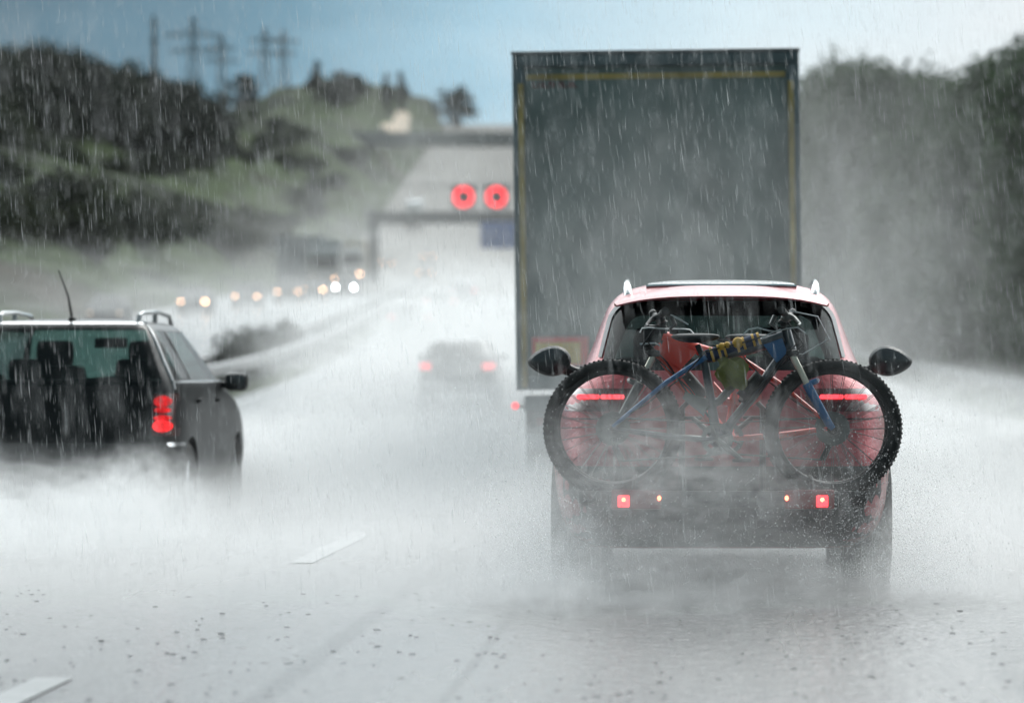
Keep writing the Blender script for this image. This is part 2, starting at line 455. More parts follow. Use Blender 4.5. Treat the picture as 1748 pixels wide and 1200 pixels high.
class MB:
    def __init__(s): s.v = []; s.f = []

    def add(s, vs, fs):
        k = len(s.v)
        s.v += [Vector(p) for p in vs]
        s.f += [tuple(i + k for i in f) for f in fs]
        return s

    def box(s, c, d, rot=None, bev=0.0):
        x, y, z = d[0] / 2, d[1] / 2, d[2] / 2
        bm = bmesh.new()
        bmesh.ops.create_cube(bm, size=1)
        for v in bm.verts: v.co = Vector((v.co.x * d[0], v.co.y * d[1], v.co.z * d[2]))
        if bev > 0:
            bmesh.ops.bevel(bm, geom=list(bm.edges), offset=bev, segments=2, affect='EDGES', profile=0.6)
        bm.verts.index_update()
        mt = rot.to_matrix() if rot is not None and hasattr(rot, 'to_matrix') else Matrix.Identity(3)
        s.add([mt @ v.co + Vector(c) for v in bm.verts], [[v.index for v in f.verts] for f in bm.faces])
        bm.free()
        return s

    def tube(s, pts, rad, seg=10, cap=True):
        pts = [Vector(p) for p in pts]
        n = len(pts)
        if not isinstance(rad, (list, tuple)): rad = [rad] * n
        ref = None
        vs = []
        for i, p in enumerate(pts):
            d = (pts[min(i + 1, n - 1)] - pts[max(i - 1, 0)]).normalized()
            if ref is None:
                ref = Vector((0, 0, 1)) if abs(d.z) < 0.9 else Vector((0, 1, 0))
            a = d.cross(ref)
            if a.length < 1e-5: a = d.cross(Vector((1, 0, 0)))
            a.normalize(); b = d.cross(a).normalized()
            ref = a.cross(d).normalized() if True else ref
            for j in range(seg):
                t = 2 * math.pi * j / seg
                vs.append(p + (a * math.cos(t) + b * math.sin(t)) * rad[i])
        fs = []
        for i in range(n - 1):
            for j in range(seg):
                j2 = (j + 1) % seg
                fs.append((i * seg + j, i * seg + j2, (i + 1) * seg + j2, (i + 1) * seg + j))
        if cap:
            fs.append(tuple(range(seg))[::-1]); fs.append(tuple((n - 1) * seg + j for j in range(seg)))
        return s.add(vs, fs)

    def lathe(s, c, prof, axis='X', seg=40, close=False):
        """prof: list of (radius, along) revolved about an axis through c"""
        vs, fs = [], []
        n = len(prof)
        for j in range(seg):
            t = 2 * math.pi * j / seg
            for r_, a_ in prof:
                u, v2 = r_ * math.cos(t), r_ * math.sin(t)
                vs.append(Vector(c) + (Vector((a_, u, v2)) if axis == 'X' else Vector((u, a_, v2)) if axis == 'Y' else Vector((u, v2, a_))))
        for j in range(seg):
            j2 = (j + 1) % seg
            for i in range(n if close else n - 1):
                i2 = (i + 1) % n
                fs.append((j * n + i, j * n + i2, j2 * n + i2, j2 * n + i))
        return s.add(vs, fs)

    def prism(s, poly, plane, a, b):
        """poly in plane 'xz','yz','xy', extruded between a and b"""
        n = len(poly)
        mk = {'xz': lambda p, h: (p[0], h, p[1]), 'yz': lambda p, h: (h, p[0], p[1]), 'xy': lambda p, h: (p[0], p[1], h)}[plane]
        vs = [mk(p, a) for p in poly] + [mk(p, b) for p in poly]
        fs = [tuple(range(n))[::-1], tuple(range(n, 2 * n))]
        for i in range(n): fs.append((i, (i + 1) % n, n + (i + 1) % n, n + i))
        return s.add(vs, fs)

    def ellipsoid(s, c, r, seg=20, rings=12, fn=None):
        vs, fs = [], []
        for i in range(rings + 1):
            ph = math.pi * i / rings
            for j in range(seg):
                t = 2 * math.pi * j / seg
                p = Vector((math.sin(ph) * math.cos(t), math.sin(ph) * math.sin(t), math.cos(ph)))
                if fn: p = fn(p)
                vs.append(Vector(c) + Vector((p.x * r[0], p.y * r[1], p.z * r[2])))
        for i in range(rings):
            for j in range(seg):
                j2 = (j + 1) % seg
                fs.append((i * seg + j, (i + 1) * seg + j, (i + 1) * seg + j2, i * seg + j2))
        return s.add(vs, fs)

    def build(s, name, mat, parent=None, smooth=True, angle=40, fix=True):
        ob = link(name, s.v, s.f, mat, parent, smooth, angle)
        if fix:
            bm = bmesh.new(); bm.from_mesh(ob.data)
            bmesh.ops.remove_doubles(bm, verts=bm.verts, dist=1e-5)
            bmesh.ops.recalc_face_normals(bm, faces=bm.faces)
            bm.to_mesh(ob.data); bm.free()
            if smooth: ob.data.shade_smooth(); ob.data.set_sharp_from_angle(angle=R(angle))
        return ob


def copy_tree(o, parent=None):
    c = o.copy()
    COL.objects.link(c)
    if parent is not None: c.parent = parent
    for ch in list(o.children): copy_tree(ch, c)
    return c


def lerp_table(tab, z):
    """smooth (monotone cubic) interpolation of rows (z, a, b, c...)"""
    n = len(tab)
    if z <= tab[0][0]: return tab[0][1:]
    if z >= tab[-1][0]: return tab[-1][1:]
    for i in range(n - 1):
        if tab[i][0] <= z <= tab[i + 1][0]: break
    h = tab[i + 1][0] - tab[i][0]
    t = (z - tab[i][0]) / h
    res = []
    for c in range(1, len(tab[0])):
        def sl(j):
            if j < 0 or j >= n - 1: return None
            return (tab[j + 1][c] - tab[j][c]) / (tab[j + 1][0] - tab[j][0])
        s0, s1, s2 = sl(i - 1), sl(i), sl(i + 1)
        m0 = s1 if s0 is None else (0 if s0 * s1 <= 0 else 2 * s0 * s1 / (s0 + s1))
        m1 = s1 if s2 is None else (0 if s2 * s1 <= 0 else 2 * s2 * s1 / (s2 + s1))
        a, b = tab[i][c], tab[i + 1][c]
        t2, t3 = t * t, t * t * t
        res.append((2 * t3 - 3 * t2 + 1) * a + (t3 - 2 * t2 + t) * h * m0 + (-2 * t3 + 3 * t2) * b + (t3 - t2) * h * m1)
    return res


class Shell:
    """a car body as stacked plan outlines; x across, y forward from the rear bumper, z up"""
    def __init__(s, tab, n=6.5): s.tab = tab; s.n = n

    def par(s, z, inset=0.0):
        w_, r_, f_ = lerp_table(s.tab, z)
        return w_ - inset, (r_ + f_) / 2, (f_ - r_) / 2 - inset

    def rear(s, x, z, off=0.0):
        w_, yc, ry = s.par(z)
        q = min(0.9999, abs(x / w_)) ** s.n
        return yc - ry * (1 - q) ** (1 / s.n) - off

    def front(s, x, z, off=0.0):
        w_, yc, ry = s.par(z)
        q = min(0.9999, abs(x / w_)) ** s.n
        return yc + ry * (1 - q) ** (1 / s.n) + off

    def side(s, y, z, off=0.0):
        w_, yc, ry = s.par(z)
        q = min(0.9999, abs((y - yc) / ry)) ** s.n
        return w_ * (1 - q) ** (1 / s.n) + off

    def solid(s, z0, z1, nz=40, seg=88, inset=0.0):
        mb = MB(); vs = []; fs = []
        for i in range(nz + 1):
            z = z0 + (z1 - z0) * i / nz
            w_, yc, ry = s.par(z, inset)
            for j in range(seg):
                t = 2 * math.pi * (j + 0.5) / seg
                c, q = math.cos(t), math.sin(t)
                e = 2 / s.n
                vs.append((math.copysign(abs(c) ** e, c) * w_, yc + math.copysign(abs(q) ** e, q) * ry, z))
        for i in range(nz):
            for j in range(seg):
                j2 = (j + 1) % seg
                fs.append((i * seg + j, i * seg + j2, (i + 1) * seg + j2, (i + 1) * seg + j))
        fs.append(tuple(range(seg))[::-1]); fs.append(tuple(nz * seg + j for j in range(seg)))
        mb.add(vs, fs)
        return mb

    def rear_patch(s, rows, off=0.004, nx=24, front=False):
        """rows: list of (z, x0, x1)"""
        mb = MB(); vs = []; fs = []
        for z, x0, x1 in rows:
            for i in range(nx + 1):
                x = x0 + (x1 - x0) * i / nx
                vs.append((x, (s.front if front else s.rear)(x, z, off), z))
        for k_ in range(len(rows) - 1):
            for i in range(nx):
                a = k_ * (nx + 1) + i
                fs.append((a, a + 1, a + nx + 2, a + nx + 1))
        return mb.add(vs, fs)

    def side_patch(s, rows, sgn, off=0.004, ny=16):
        """rows: list of (z, y0, y1)"""
        mb = MB(); vs = []; fs = []
        for z, y0, y1 in rows:
            for i in range(ny + 1):
                y = y0 + (y1 - y0) * i / ny
                vs.append((sgn * s.side(y, z, off), y, z))
        for k_ in range(len(rows) - 1):
            for i in range(ny):
                a = k_ * (ny + 1) + i
                fs.append((a, a + 1, a + ny + 2, a + ny + 1))
        return mb.add(vs, fs)


def carve(ob, cutters):
    """subtract cutter meshes from ob, for good"""
    for c in cutters:
        c.parent = ob.parent
        md = ob.modifiers.new('cut', 'BOOLEAN')
        md.operation = 'DIFFERENCE'; md.material_mode = 'TRANSFER'; md.solver = 'EXACT'; md.object = c
    for c in cutters:
        c.data.materials.clear(); c.data.materials.append(M['interior'])
    bpy.context.view_layer.update()
    dg = bpy.context.evaluated_depsgraph_get()
    dg.update()
    me = bpy.data.meshes.new_from_object(ob.evaluated_get(dg))
    ob.modifiers.clear()
    old = ob.data
    ob.data = me
    bpy.data.meshes.remove(old)
    for c in cutters:
        d = c.data
        bpy.data.objects.remove(c); bpy.data.meshes.remove(d)
    me.shade_smooth(); me.set_sharp_from_angle(angle=R(35))
    return ob


def rows_outline(rows):
    return [(a[1], a[0]) for a in rows] + [(a[2], a[0]) for a in reversed(rows)]


def rounded(z0, z1, hw0, hw1, rad=0.08, n=16, rb=None):
    """rows (z,-hw,hw) of a trapezoid window with rounded corners"""
    rows = []
    rb = rad if rb is None else rb
    for i in range(n + 1):
        t = 0.5 - 0.5 * math.cos(math.pi * i / n)
        z = z0 + (z1 - z0) * t
        hw = hw0 + (hw1 - hw0) * t
        d = z1 - z
        if d < rad: hw -= rad - math.sqrt(max(0, rad * rad - (rad - d) ** 2))
        d = z - z0
        if d < rb: hw -= rb - math.sqrt(max(0, rb * rb - (rb - d) ** 2))
        rows.append((z, -hw, hw))
    return rows


def wheel(parent, x, y, r, wd, sgn, seg=40):
    e = MB()
    h = wd / 2
    e.lathe((x, y, r), [(r * .62, -h * .9), (r * .9, -h), (r * .985, -h * .82), (r, -h * .6), (r, -h * .3), (r * .985, -h * .28), (r * .985, -h * .18), (r, -h * .16),
                        (r, h * .16), (r * .985, h * .18), (r * .985, h * .28), (r, h * .3), (r, h * .6), (r * .985, h * .82), (r * .9, h), (r * .62, h * .9)], 'X', seg)
    wo = e.build('wheel', M['rubber'], parent)
    m = MB()
    m.lathe((x, y, r), [(r * .64, -h * .85), (r * .6, -h * .3), (r * .6, h * .3), (r * .64, h * .85)], 'X', seg)
    for k_ in range(5):
        a = 2 * math.pi * k_ / 5
        m.tube([(x + sgn * h * .55, y, r), (x + sgn * h * .6, y + math.cos(a) * r * .61, r + math.sin(a) * r * .61)], [r * .1, r * .07], 6)
    m.lathe((x + sgn * h * .5, y, r), [(0.001, 0.02 * sgn), (r * .16, 0.02 * sgn), (r * .16, -0.03 * sgn)], 'X', 16)
    m.build('rim', M['alloy'], wo)
    return wo


# ------------------------------------------------------------------ terrain and roads
def sm(a, b, x):
    t = max(0.0, min(1.0, (x - a) / (b - a)))
    return t * t * (3 - 2 * t)


def road_z(s):
    if s < 40: return 0.0
    if s < 108: return 0.00025 * (s - 40) ** 2
    z = 1.156 + 0.034 * (min(s, 380) - 108)
    if s > 380:
        u = min(s, 520) - 380
        z += 0.034 * u + 0.5 * (0.051 / 140) * u * u
    if s > 520: z += 0.085 * (min(s, 1300) - 520)
    if s > 1300: z += 6 * (1 - math.exp(-(s - 1300) * 0.085 / 6))
    return z


def curve(s):
    """sideways shift of the road to the left"""
    if s < 85: return 0.0
    u = min(s, 140) - 85
    c = 0.5 * 0.00095 * u * u
    if s > 140: c += 0.05225 * (s - 140)
    return c


def hill(s, t):
    h = 0.0
    if t < -26:
        tt = -t - 26 + 9 * sm(560, 850, s)
        up = 0.78 * tt - 2.2 * sm(6, 30, tt)
        top = 26 + 5 * math.sin(s * 0.011 + 1.0) + 2.5 * math.sin(s * 0.031) - 11 * sm(500, 640, s)
        up = top * (1 - math.exp(-max(0, up) / top * 1.15)) 
        fall = 17 * sm(52, 110, -t)
        amp = sm(60, 230, s)
        terrace = 1.2 * math.sin(tt * 0.55) * sm(2, 10, tt)
        h += amp * (up + terrace) - amp * fall + 0.6 * (1 - amp) * sm(0, 8, -t - 26)
    if t > 4.5:
        h -= 0.0155 * max(0.0, min(s, 140) - 60) * sm(4.5, 8, t)
        h += 3.5 * sm(14, 60, t) + 0.3 * math.sin(s * 0.13 + t)* sm(9, 14, t)
    return h


def ground_z(s, t): return road_z(s) + hill(s, t)


def on_ground(x, y):
    return ground_z(y, x + curve(y))


ss = [-30, 0, 8, 16, 24, 32] + list(range(40, 560, 8)) + list(range(560, 1340, 20)) + [1340, 1380, 1450, 1600, 1750]
ts = [-500, -400, -280, -220, -180, -150, -130] + list(range(-118, -26, 4)) + [-26, -25, -13, -11.2, -8, -4, 0, 4, 4.5, 5.2, 6, 6.8, 8, 9.5, 11, 14, 18, 24, 32, 45, 60, 90, 150, 300, 400]
vs = [(t - curve(s), s, ground_z(s, t)) for s in ss for t in ts]
nt_ = len(ts)
fs = [(i * nt_ + j, i * nt_ + j + 1, (i + 1) * nt_ + j + 1, (i + 1) * nt_ + j) for i in range(len(ss) - 1) for j in range(nt_ - 1)]
struct(link('ground', vs, fs, M['ground'], angle=180))


def strip(name, t0, t1, s0, s1, mat, lift, ds=4.0, nt2=1):
    n = max(1, int((s1 - s0) / ds))
    vs, fs = [], []
    for i in range(n + 1):
        s = s0 + (s1 - s0) * i / n
        for j in range(nt2 + 1):
            t = t0 + (t1 - t0) * j / nt2
            vs.append((t - curve(s), s, ground_z(s, t) + lift))
    for i in range(n):
        for j in range(nt2):
            a = i * (nt2 + 1) + j
            fs.append((a, a + 1, a + nt2 + 2, a + nt2 + 1))
    return vs, fs


v_, f_ = strip('road', -11.0, 6.6, -30, 270, M['road'], 0.03, 4, 12)
struct(link('road', v_, f_, M['road'], angle=180))
v_, f_ = strip('far', -25.0, 6.6, 270, 1340, None, 0.03, 5, 14)
struct(link('far_road', v_, f_, M['far_road'], angle=180))
v_, f_ = strip('carriageway', -25.0, -13.4, 20, 270, M['road'], 0.03, 5, 4)
struct(link('opposite_carriageway', v_, f_, M['road'], angle=180))
mb = MB()


def mark(tc_, wd, s0, s1):
    v, f = strip('', tc_ - wd / 2, tc_ + wd / 2, s0, s1, None, 0.036, 4)
    mb.add(v, f)


for tl in (-2.5, -6.3):
    for k_ in range(0, 24):
        s0 = 24.0 + 13.5 * k_ + (0 if tl == -2.5 else 5) - 13.5
        # dashes placed so that two fall where the photo shows them
        mark(tl, 0.15, s0, s0 + 4.4)
mark(1.35, 0.22, 30, 300)
mark(-10.4, 0.2, 40, 300)
struct(mb.build('road_markings', M['marking'], angle=180, fix=False))

# sandy track beyond the bridge
def hit(px, py):
    d = 150.0
    while d < 1300:
        p = at(px, py, d)
        if on_ground(p.x, d) >= p.z: break
        d += 2
    return p


def pathpts():
    a, b = hit(668, 232), hit(688, 192)
    vs, fs = [], []
    for i in range(13):
        q = i / 12
        c = a.lerp(b, q)
        wd = 4.6 + .6 * math.sin(q * 5)
        for u in (-.5, -.17, .17, .5):
            x = c.x + u * wd
            vs.append((x, c.y, on_ground(x, c.y) + 0.25))
    for i in range(12):
        for j in range(3):
            k0 = i * 4 + j
            fs.append((k0, k0 + 1, k0 + 5, k0 + 4))
    return vs, fs
v_, f_ = pathpts()
struct(link('path', v_, f_, M['sand'], angle=180))


# ------------------------------------------------------------------ guard rails
def guardrail(name, label, t, s0, s1, h, step):
    root = empty(name, (t - curve(s0), s0, ground_z(s0, t)), label, 'guardrail')
    o = root.location
    prof = [(-0.02, -0.15), (0.05, -0.11), (0.05, -0.05), (-0.02, -0.01), (-0.02, 0.01), (0.05, 0.05), (0.05, 0.11), (-0.02, 0.15), (-0.035, 0.15), (-0.035, -0.15)]
    n = int((s1 - s0) / 4)
    vs, fs = [], []
    m_ = len(prof)
    for i in range(n + 1):
        s = s0 + (s1 - s0) * i / n
        for a, b in prof:
            vs.append(Vector((t - curve(s) + a, s, ground_z(s, t) + h + b)) - o)
    for i in range(n):
        for j in range(m_):
            fs.append((i * m_ + j, i * m_ + (j + 1) % m_, (i + 1) * m_ + (j + 1) % m_, (i + 1) * m_ + j))
    link('beam', vs, fs, M['steel'], root, angle=50)
    pm = MB().box((0, 0, h / 2 - 0.1), (0.1, 0.06, h + 0.3), None, 0.01).build('post', M['steel'], None)
    first = True
    s = s0
    k_ = 0
    while s <= s1 and k_ < 90:
        p = pm if first else pm.copy()
        if not first: COL.objects.link(p)
        p.parent = root
        p.location = Vector((t - curve(s) - 0.09, s, ground_z(s, t))) - o
        first = False
        s += step; k_ += 1
    return root


guardrail('guardrail', 'steel guardrail of the median on the side of the black estate car', -11.6, 44, 300, 0.62, 4)
guardrail('guardrail', 'steel guardrail of the median on the side of the oncoming headlights', -12.9, 60, 320, 0.62, 4)
guardrail('guardrail', 'pale guardrail on the right verge below the dark trees', 8.0, 40, 210, 0.72, 4)


# ------------------------------------------------------------------ trees
def crown_mesh(name, h, wd, z0, nclump, per, leaf, seed, conical=0.0, mat=None):
    rnd = random.Random(seed)
    mb = MB()
    vs, fs = [], []
    cl = []
    for i in range(nclump):
        while True:
            p = Vector((rnd.uniform(-1, 1), rnd.uniform(-1, 1), rnd.uniform(-1, 1)))
            if 0.25 < p.length < 1: break
        q = (p.z + 1) / 2
        k_ = 1 - conical * q
        rag = 0.8 + 0.35 * math.sin(3.1 * math.atan2(p.y, p.x) + seed) * 0.6
        cl.append((Vector((p.x * wd / 2 * k_ * rag, p.y * wd / 2 * k_ * rag, z0 + (h - z0) * q * (0.93 + 0.1 * rnd.random()))), rnd.uniform(0.09, 0.19) * wd * (1 - 0.5 * conical * q)))
    for c, r_ in cl:
        for j in range(per):
            while True:
                d = Vector((rnd.gauss(0, 1), rnd.gauss(0, 1), rnd.gauss(0, 1)))
                if d.length > 0.1: break
            d.normalize()
            p = c + d * r_ * rnd.uniform(0.35, 1.05) * Vector((1, 1, 0.8)).length / 1.6
            nrm = (d + Vector((rnd.uniform(-.7, .7), rnd.uniform(-.7, .7), rnd.uniform(-.2, .9)))).normalized()
            a = nrm.orthogonal().normalized()
            a.rotate(Matrix.Rotation(rnd.uniform(0, 6.28), 3, nrm))
            b = nrm.cross(a)
            l_ = leaf * rnd.uniform(0.6, 1.35)
            k0 = len(vs)
            vs += [p - a * l_ * .5, p + b * l_ * .32 + nrm * l_ * .08, p + a * l_ * .5, p - b * l_ * .32 + nrm * l_ * .08]
            fs.append((k0, k0 + 1, k0 + 2, k0 + 3))
    me = bpy.data.meshes.new(name)
    me.from_pydata([tuple(v) for v in vs], [], fs)
    me.materials.append(mat)
    return me, cl


def trunk_mesh(name, h, cl, r0, seed):
    rnd = random.Random(seed)
    mb = MB()
    mb.tube([(0, 0, -0.6), (0.03 * h * rnd.uniform(-.3, .3), 0, h * 0.3), (0.03 * h * rnd.uniform(-1, 1), 0.02 * h, h * 0.6), (0, 0, h * 0.88)], [r0 * 1.25, r0 * .8, r0 * .5, r0 * .12], 8)
    for c, r_ in rnd.sample(cl, min(9, len(cl))):
        z = max(h * .2, c.z * rnd.uniform(.5, .75))
        mb.tube([(0, 0, z), (c.x * .5, c.y * .5, (z + c.z) / 2 + .1), tuple(c)], [r0 * .4, r0 * .25, r0 * .08], 6)
    me = mb.build(name, M['bark'])
    d = me.data
    bpy.data.objects.remove(me)
    return d


PROTO = {}
def proto(key, h, wd, z0, nclump, per, leaf, seed, conical, mat, r0):
    cm, cl = crown_mesh('crown', h, wd, z0, nclump, per, leaf, seed, conical, mat)
    PROTO[key] = (cm, trunk_mesh('trunk', h, cl, r0, seed), h)


for q in range(4):
    proto('wood%d' % q, 14, 8.5 + q * .6, 0.8, 110, 34, 0.48, 11 + q, 0.35 + .1 * (q % 2), M['leaf'], 0.24)
for q in range(3):
    proto('ridge%d' % q, 8, 6.5 + q * .8, 0.4, 70, 26, 0.5, 31 + q, 0.3, M['leaf_dark'], 0.18)
proto('cone', 10, 4.2, 0.5, 70, 26, 0.42, 47, 0.75, M['leaf_dark'], 0.18)
for q in range(3):
    proto('shrub%d' % q, 2.4, 4.2 + q, 0.0, 46, 22, 0.32, 61 + q, 0.2, M['leaf_shrub'], 0.07)


def plant(name, key, x, y, h, label, cat, group=None, sx=1.0, z=None):
    cm, tm, h0 = PROTO[key]
    root = empty(name, (x, y, (on_ground(x, y) if z is None else z)), label, cat, group, random.uniform(0, 6.28))
    k_ = h / h0
    root.scale = (k_ * sx, k_ * sx, k_)
    for n, d in (('trunk', tm), ('crown', cm)):
        o = bpy.data.objects.new(n, d); COL.objects.link(o); o.parent = root
    return root


random.seed(21)
# right-hand wood
G = 'trees of the wood on the right of the road'
for i, (px, d, top) in enumerate([
    (1790, 108, 70), (1735, 118, 62), (1705, 135, 88), (1775, 130, 40), (1660, 150, 130), (1640, 165, 118), (1610, 178, 135),
    (1575, 185, 120), (1690, 160, 120), (1540, 200, 112), (1500, 215, 108), (1465, 225, 100), (1430, 240, 98), (1400, 250, 108), (1600, 215, 118),
    (1370, 260, 120), (1340, 275, 150), (1520, 240, 110), (1450, 255, 98), (1745, 150, 80), (1560, 222, 112), (1655, 190, 118), (1310, 300, 200), (1720, 190, 90),
    (1820, 122, 60), (1850, 100, 60), (1480, 262, 100)]):
    p = at(px, 640, d)
    z = on_ground(p.x, d)
    h = at(px, top, d).z - z
    if px > 1690 and d < 140: lab = 'tall dark broadleaf tree at the right edge, nearest of the wood'
    else: lab = 'misty broadleaf tree in the wood beside the grey trailer'
    plant('tree', 'wood%d' % (i % 4), p.x, d, h, lab, 'tree', G + (' edge' if px > 1690 and d < 140 else ''), 1.0)
# low growth in front of the wood
for i in range(16):
    d = 84 + i * 9
    x = 10.6 + random.uniform(0, 1.6) - curve(d)
    plant('roadside_shrub', 'shrub%d' % (i % 3), x, d, random.uniform(1.6, 2.8), 'roadside bush between the right guardrail and the wood', 'shrub', 'bushes below the wood')

# left ridge trees: skyline read from the picture
RG = 'dark trees along the left ridge'
for i, (px, d, top) in enumerate([
    (-60, 380, 60), (-20, 385, 58), (25, 400, 62), (60, 400, 70), (100, 410, 72), (135, 420, 84), (165, 430, 98), (205, 440, 104), (240, 450, 100), (280, 460, 100),
    (318, 470, 112), (345, 480, 128), (0, 395, 70), (80, 415, 80), (120, 425, 90), (185, 440, 108), (222, 455, 108), (262, 465, 108), (300, 470, 112)]):
    p = at(px, 640, d)
    z = on_ground(p.x, d)
    h = max(4.0, min(11, at(px, top, d).z - z))
    plant('ridge_tree', 'ridge%d' % (i % 3), p.x, d, h, 'dark broadleaf tree in the dense belt along the left ridge', 'tree', RG, 1.15, z)
for px, base, top, key, lab, sx in (
    (415, 185, 125, 'ridge0', 'dark round tree standing alone on the ridge left of the lattice pylons', 1.0),
    (541, 176, 104, 'cone', 'pointed dark tree on the ridge beside a broad round tree', 1.0),
    (592, 178, 120, 'ridge2', 'broad round dark tree next to the pointed ridge tree', 1.1),
    (570, 182, 140, 'ridge1', 'low dark tree behind the pointed and the broad ridge trees', 1.1),
    (660, 198, 126, 'cone', 'twin topped dark tree left of the sandy track', 0.9),
    (684, 190, 122, 'cone', 'slim dark tree at the top of the sandy track', 0.9),
    (780, 200, 146, 'ridge1', 'rounded hazy tree standing alone on the far crest', 1.25)):
    p = hit(px, base)
    while p.y > 1290 and base < 260:
        base += 3
        p = hit(px, base)
    d = p.y
    z = on_ground(p.x, d)
    h = max(4.0, at(px, top, d).z - z)
    plant('lone_tree', key, p.x, d, h, lab, 'tree', None, sx * (1.25 if px == 780 else 1.7), z)
# shrub bands on the slope
n_ = 0
random.seed(5)
while n_ < 150:
    d = random.uniform(190, 700)
    px = random.uniform(-60, 760)
    x = (px - VX) / F * d
    t = x + curve(d)
    if t > -28 - 2 * (d > 500) or t < -75: continue
    row = math.sin((t * 0.55))
    if row < 0.1 and random.random() < 0.8: continue
    n_ += 1
    plant('slope_shrub', 'shrub%d' % (n_ % 3), x, d, random.uniform(1.3, 3.2), 'bush on the grassy slope left of the motorway', 'shrub', 'bushes on the left slope', random.uniform(.8, 1.5))
# hedge in the median
for i, (px, d) in enumerate([(372, 101), (392, 103), (412, 105), (432, 107), (452, 109), (470, 112), (488, 114), (505, 117), (520, 119), (536, 122)]):
    t = -12.25
    x = t - curve(d)
    plant('median_shrub', 'shrub%d' % (i % 3), x, d, 1.15 + .25 * math.sin(i * 2.1), 'low green bush in the median between the guardrails', 'shrub', 'median bushes', 0.55)


# ------------------------------------------------------------------ red SUV with bike rack
SX, SD = 0.105, 21.15
suv = empty('suv', (SX, SD, 0.0), 'wet red SUV with silver roof rails, two bikes on its tail', 'car')
S = Shell([
    (0.24, .80, .30, 4.35), (0.32, .90, .14, 4.55), (0.45, .945, .05, 4.64), (0.60, .96, .015, 4.66), (0.72, .965, .03, 4.62), (0.86, .962, .09, 4.50),
    (0.98, .952, .13, 4.25), (1.04, .935, .15, 3.95), (1.10, .895, .18, 3.60), (1.20, .815, .25, 3.28), (1.34, .748, .38, 2.98), (1.47, .700, .52, 2.70),
    (1.58, .655, .64, 2.42), (1.635, .615, .70, 2.28), (1.675, .565, .80, 2.12), (1.71, .47, .98, 1.95), (1.735, .34, 1.18, 1.80), (1.745, .16, 1.36, 1.62)], 6.5)
body = S.solid(0.24, 1.745, 64, 96).build('body', M['red_paint'], suv)
cav = S.solid(0.62, 1.69, 30, 64, 0.055).build('cutter', None)
win = rounded(1.225, 1.618, .675, .60, .11, 20, .05)
c1 = MB().prism(rows_outline(win), 'xz', -0.5, 1.4).build('cutter', None)
ws = rounded(1.16, 1.56, .72, .54, .06)
c2 = MB().prism(rows_outline(ws), 'xz', 2.25, 4.6).build('cutter', None)
sw = [(1.0, 1.20), (3.05, 1.16), (2.75, 1.40), (2.35, 1.53), (1.35, 1.53), (0.95, 1.42)]
c3 = MB().prism(sw, 'yz', -1.5, 1.5).build('cutter', None)
c4 = MB()
for yy in (.92, 3.75):
    for sg in (-1, 1):
        c4.lathe((sg * .86, yy, .36), [(.001, -.19), (.42, -.19), (.42, .19), (.001, .19)], 'X', 36, True)
c4 = c4.build('cutter', None)
carve(body, [cav, c1, c2, c3, c4])
S.rear_patch(win, 0.0, 30).build('rear_window', M['glass'], suv)
S.rear_patch(ws, -0.002, 20, True).build('windscreen', M['clear_glass'], suv)
for sg in (-1, 1):
    rows = [(1.19, 1.0, 3.02), (1.30, .97, 2.9), (1.41, .96, 2.73), (1.48, 1.15, 2.52), (1.525, 1.34, 2.36)]
    sp = S.side_patch(rows, sg, -0.002).build('side_window', M['glass'], suv)
    tr = MB().tube([(sg * S.side(1.0 + i * .09, 1.17, .002), 1.0 + i * .09, 1.17) for i in range(24)], .011, 6)
    tr.build('window_trim', M['chrome'], suv)
# bright lip round the rear glass
lip = []
orow = rounded(1.30, 1.636, .692, .622, .13, 22, .001)
ptsL = [(-r[2], r[0]) for r in orow]
ptsR = [(r[2], r[0]) for r in reversed(orow)]
arc = ptsL + ptsR
mb = MB(); vs = []; fs = []
inner = rounded(1.30, 1.615, .672, .600, .11, 22, .001)
arc2 = [(-r[2], r[0]) for r in inner] + [(r[2], r[0]) for r in reversed(inner)]
for (x, z), (x2, z2) in zip(arc, arc2):
    vs += [(x, S.rear(x, z, .012), z), (x2, S.rear(x2, z2, .016), z2)]
for i in range(len(arc) - 1): fs.append((2 * i, 2 * i + 1, 2 * i + 3, 2 * i + 2))
mb.add(vs, fs).build('window_lip', M['lip'], suv)
# roof spoiler
mb = MB(); vs = []; fs = []
secs = [(.47, 1.636, .59, .010), (.53, 1.648, .605, .018), (.66, 1.67, .58, .022), (.86, 1.70, .50, .018)]
for y, z, hw, th in secs:
    for i in range(17):
        u = -1 + i / 8
        zz = z - .05 * abs(u) ** 3.2
        vs.append((u * hw, y + .10 * abs(u) ** 3, zz + th / 2))
    for i in range(17):
        u = 1 - i / 8
        zz = z - .05 * abs(u) ** 3.2
        vs.append((u * hw, y + .10 * abs(u) ** 3, zz - th / 2))
for a in range(3):
    for i in range(34): fs.append((a * 34 + i, a * 34 + (i + 1) % 34, (a + 1) * 34 + (i + 1) % 34, (a + 1) * 34 + i))
fs.append(tuple(range(34))); fs.append(tuple(102 + i for i in range(34)))
mb.add(vs, fs).build('spoiler', M['red_paint'], suv)
# sunroof


def roof_at(sh, x, y):
    lo, hi = 1.2, sh.tab[-1][0]
    for _ in range(30):
        z = (lo + hi) / 2
        w_, yc, ry = sh.par(z)
        if abs(x / w_) ** sh.n + abs((y - yc) / ry) ** sh.n < 1: lo = z
        else: hi = z
    return lo


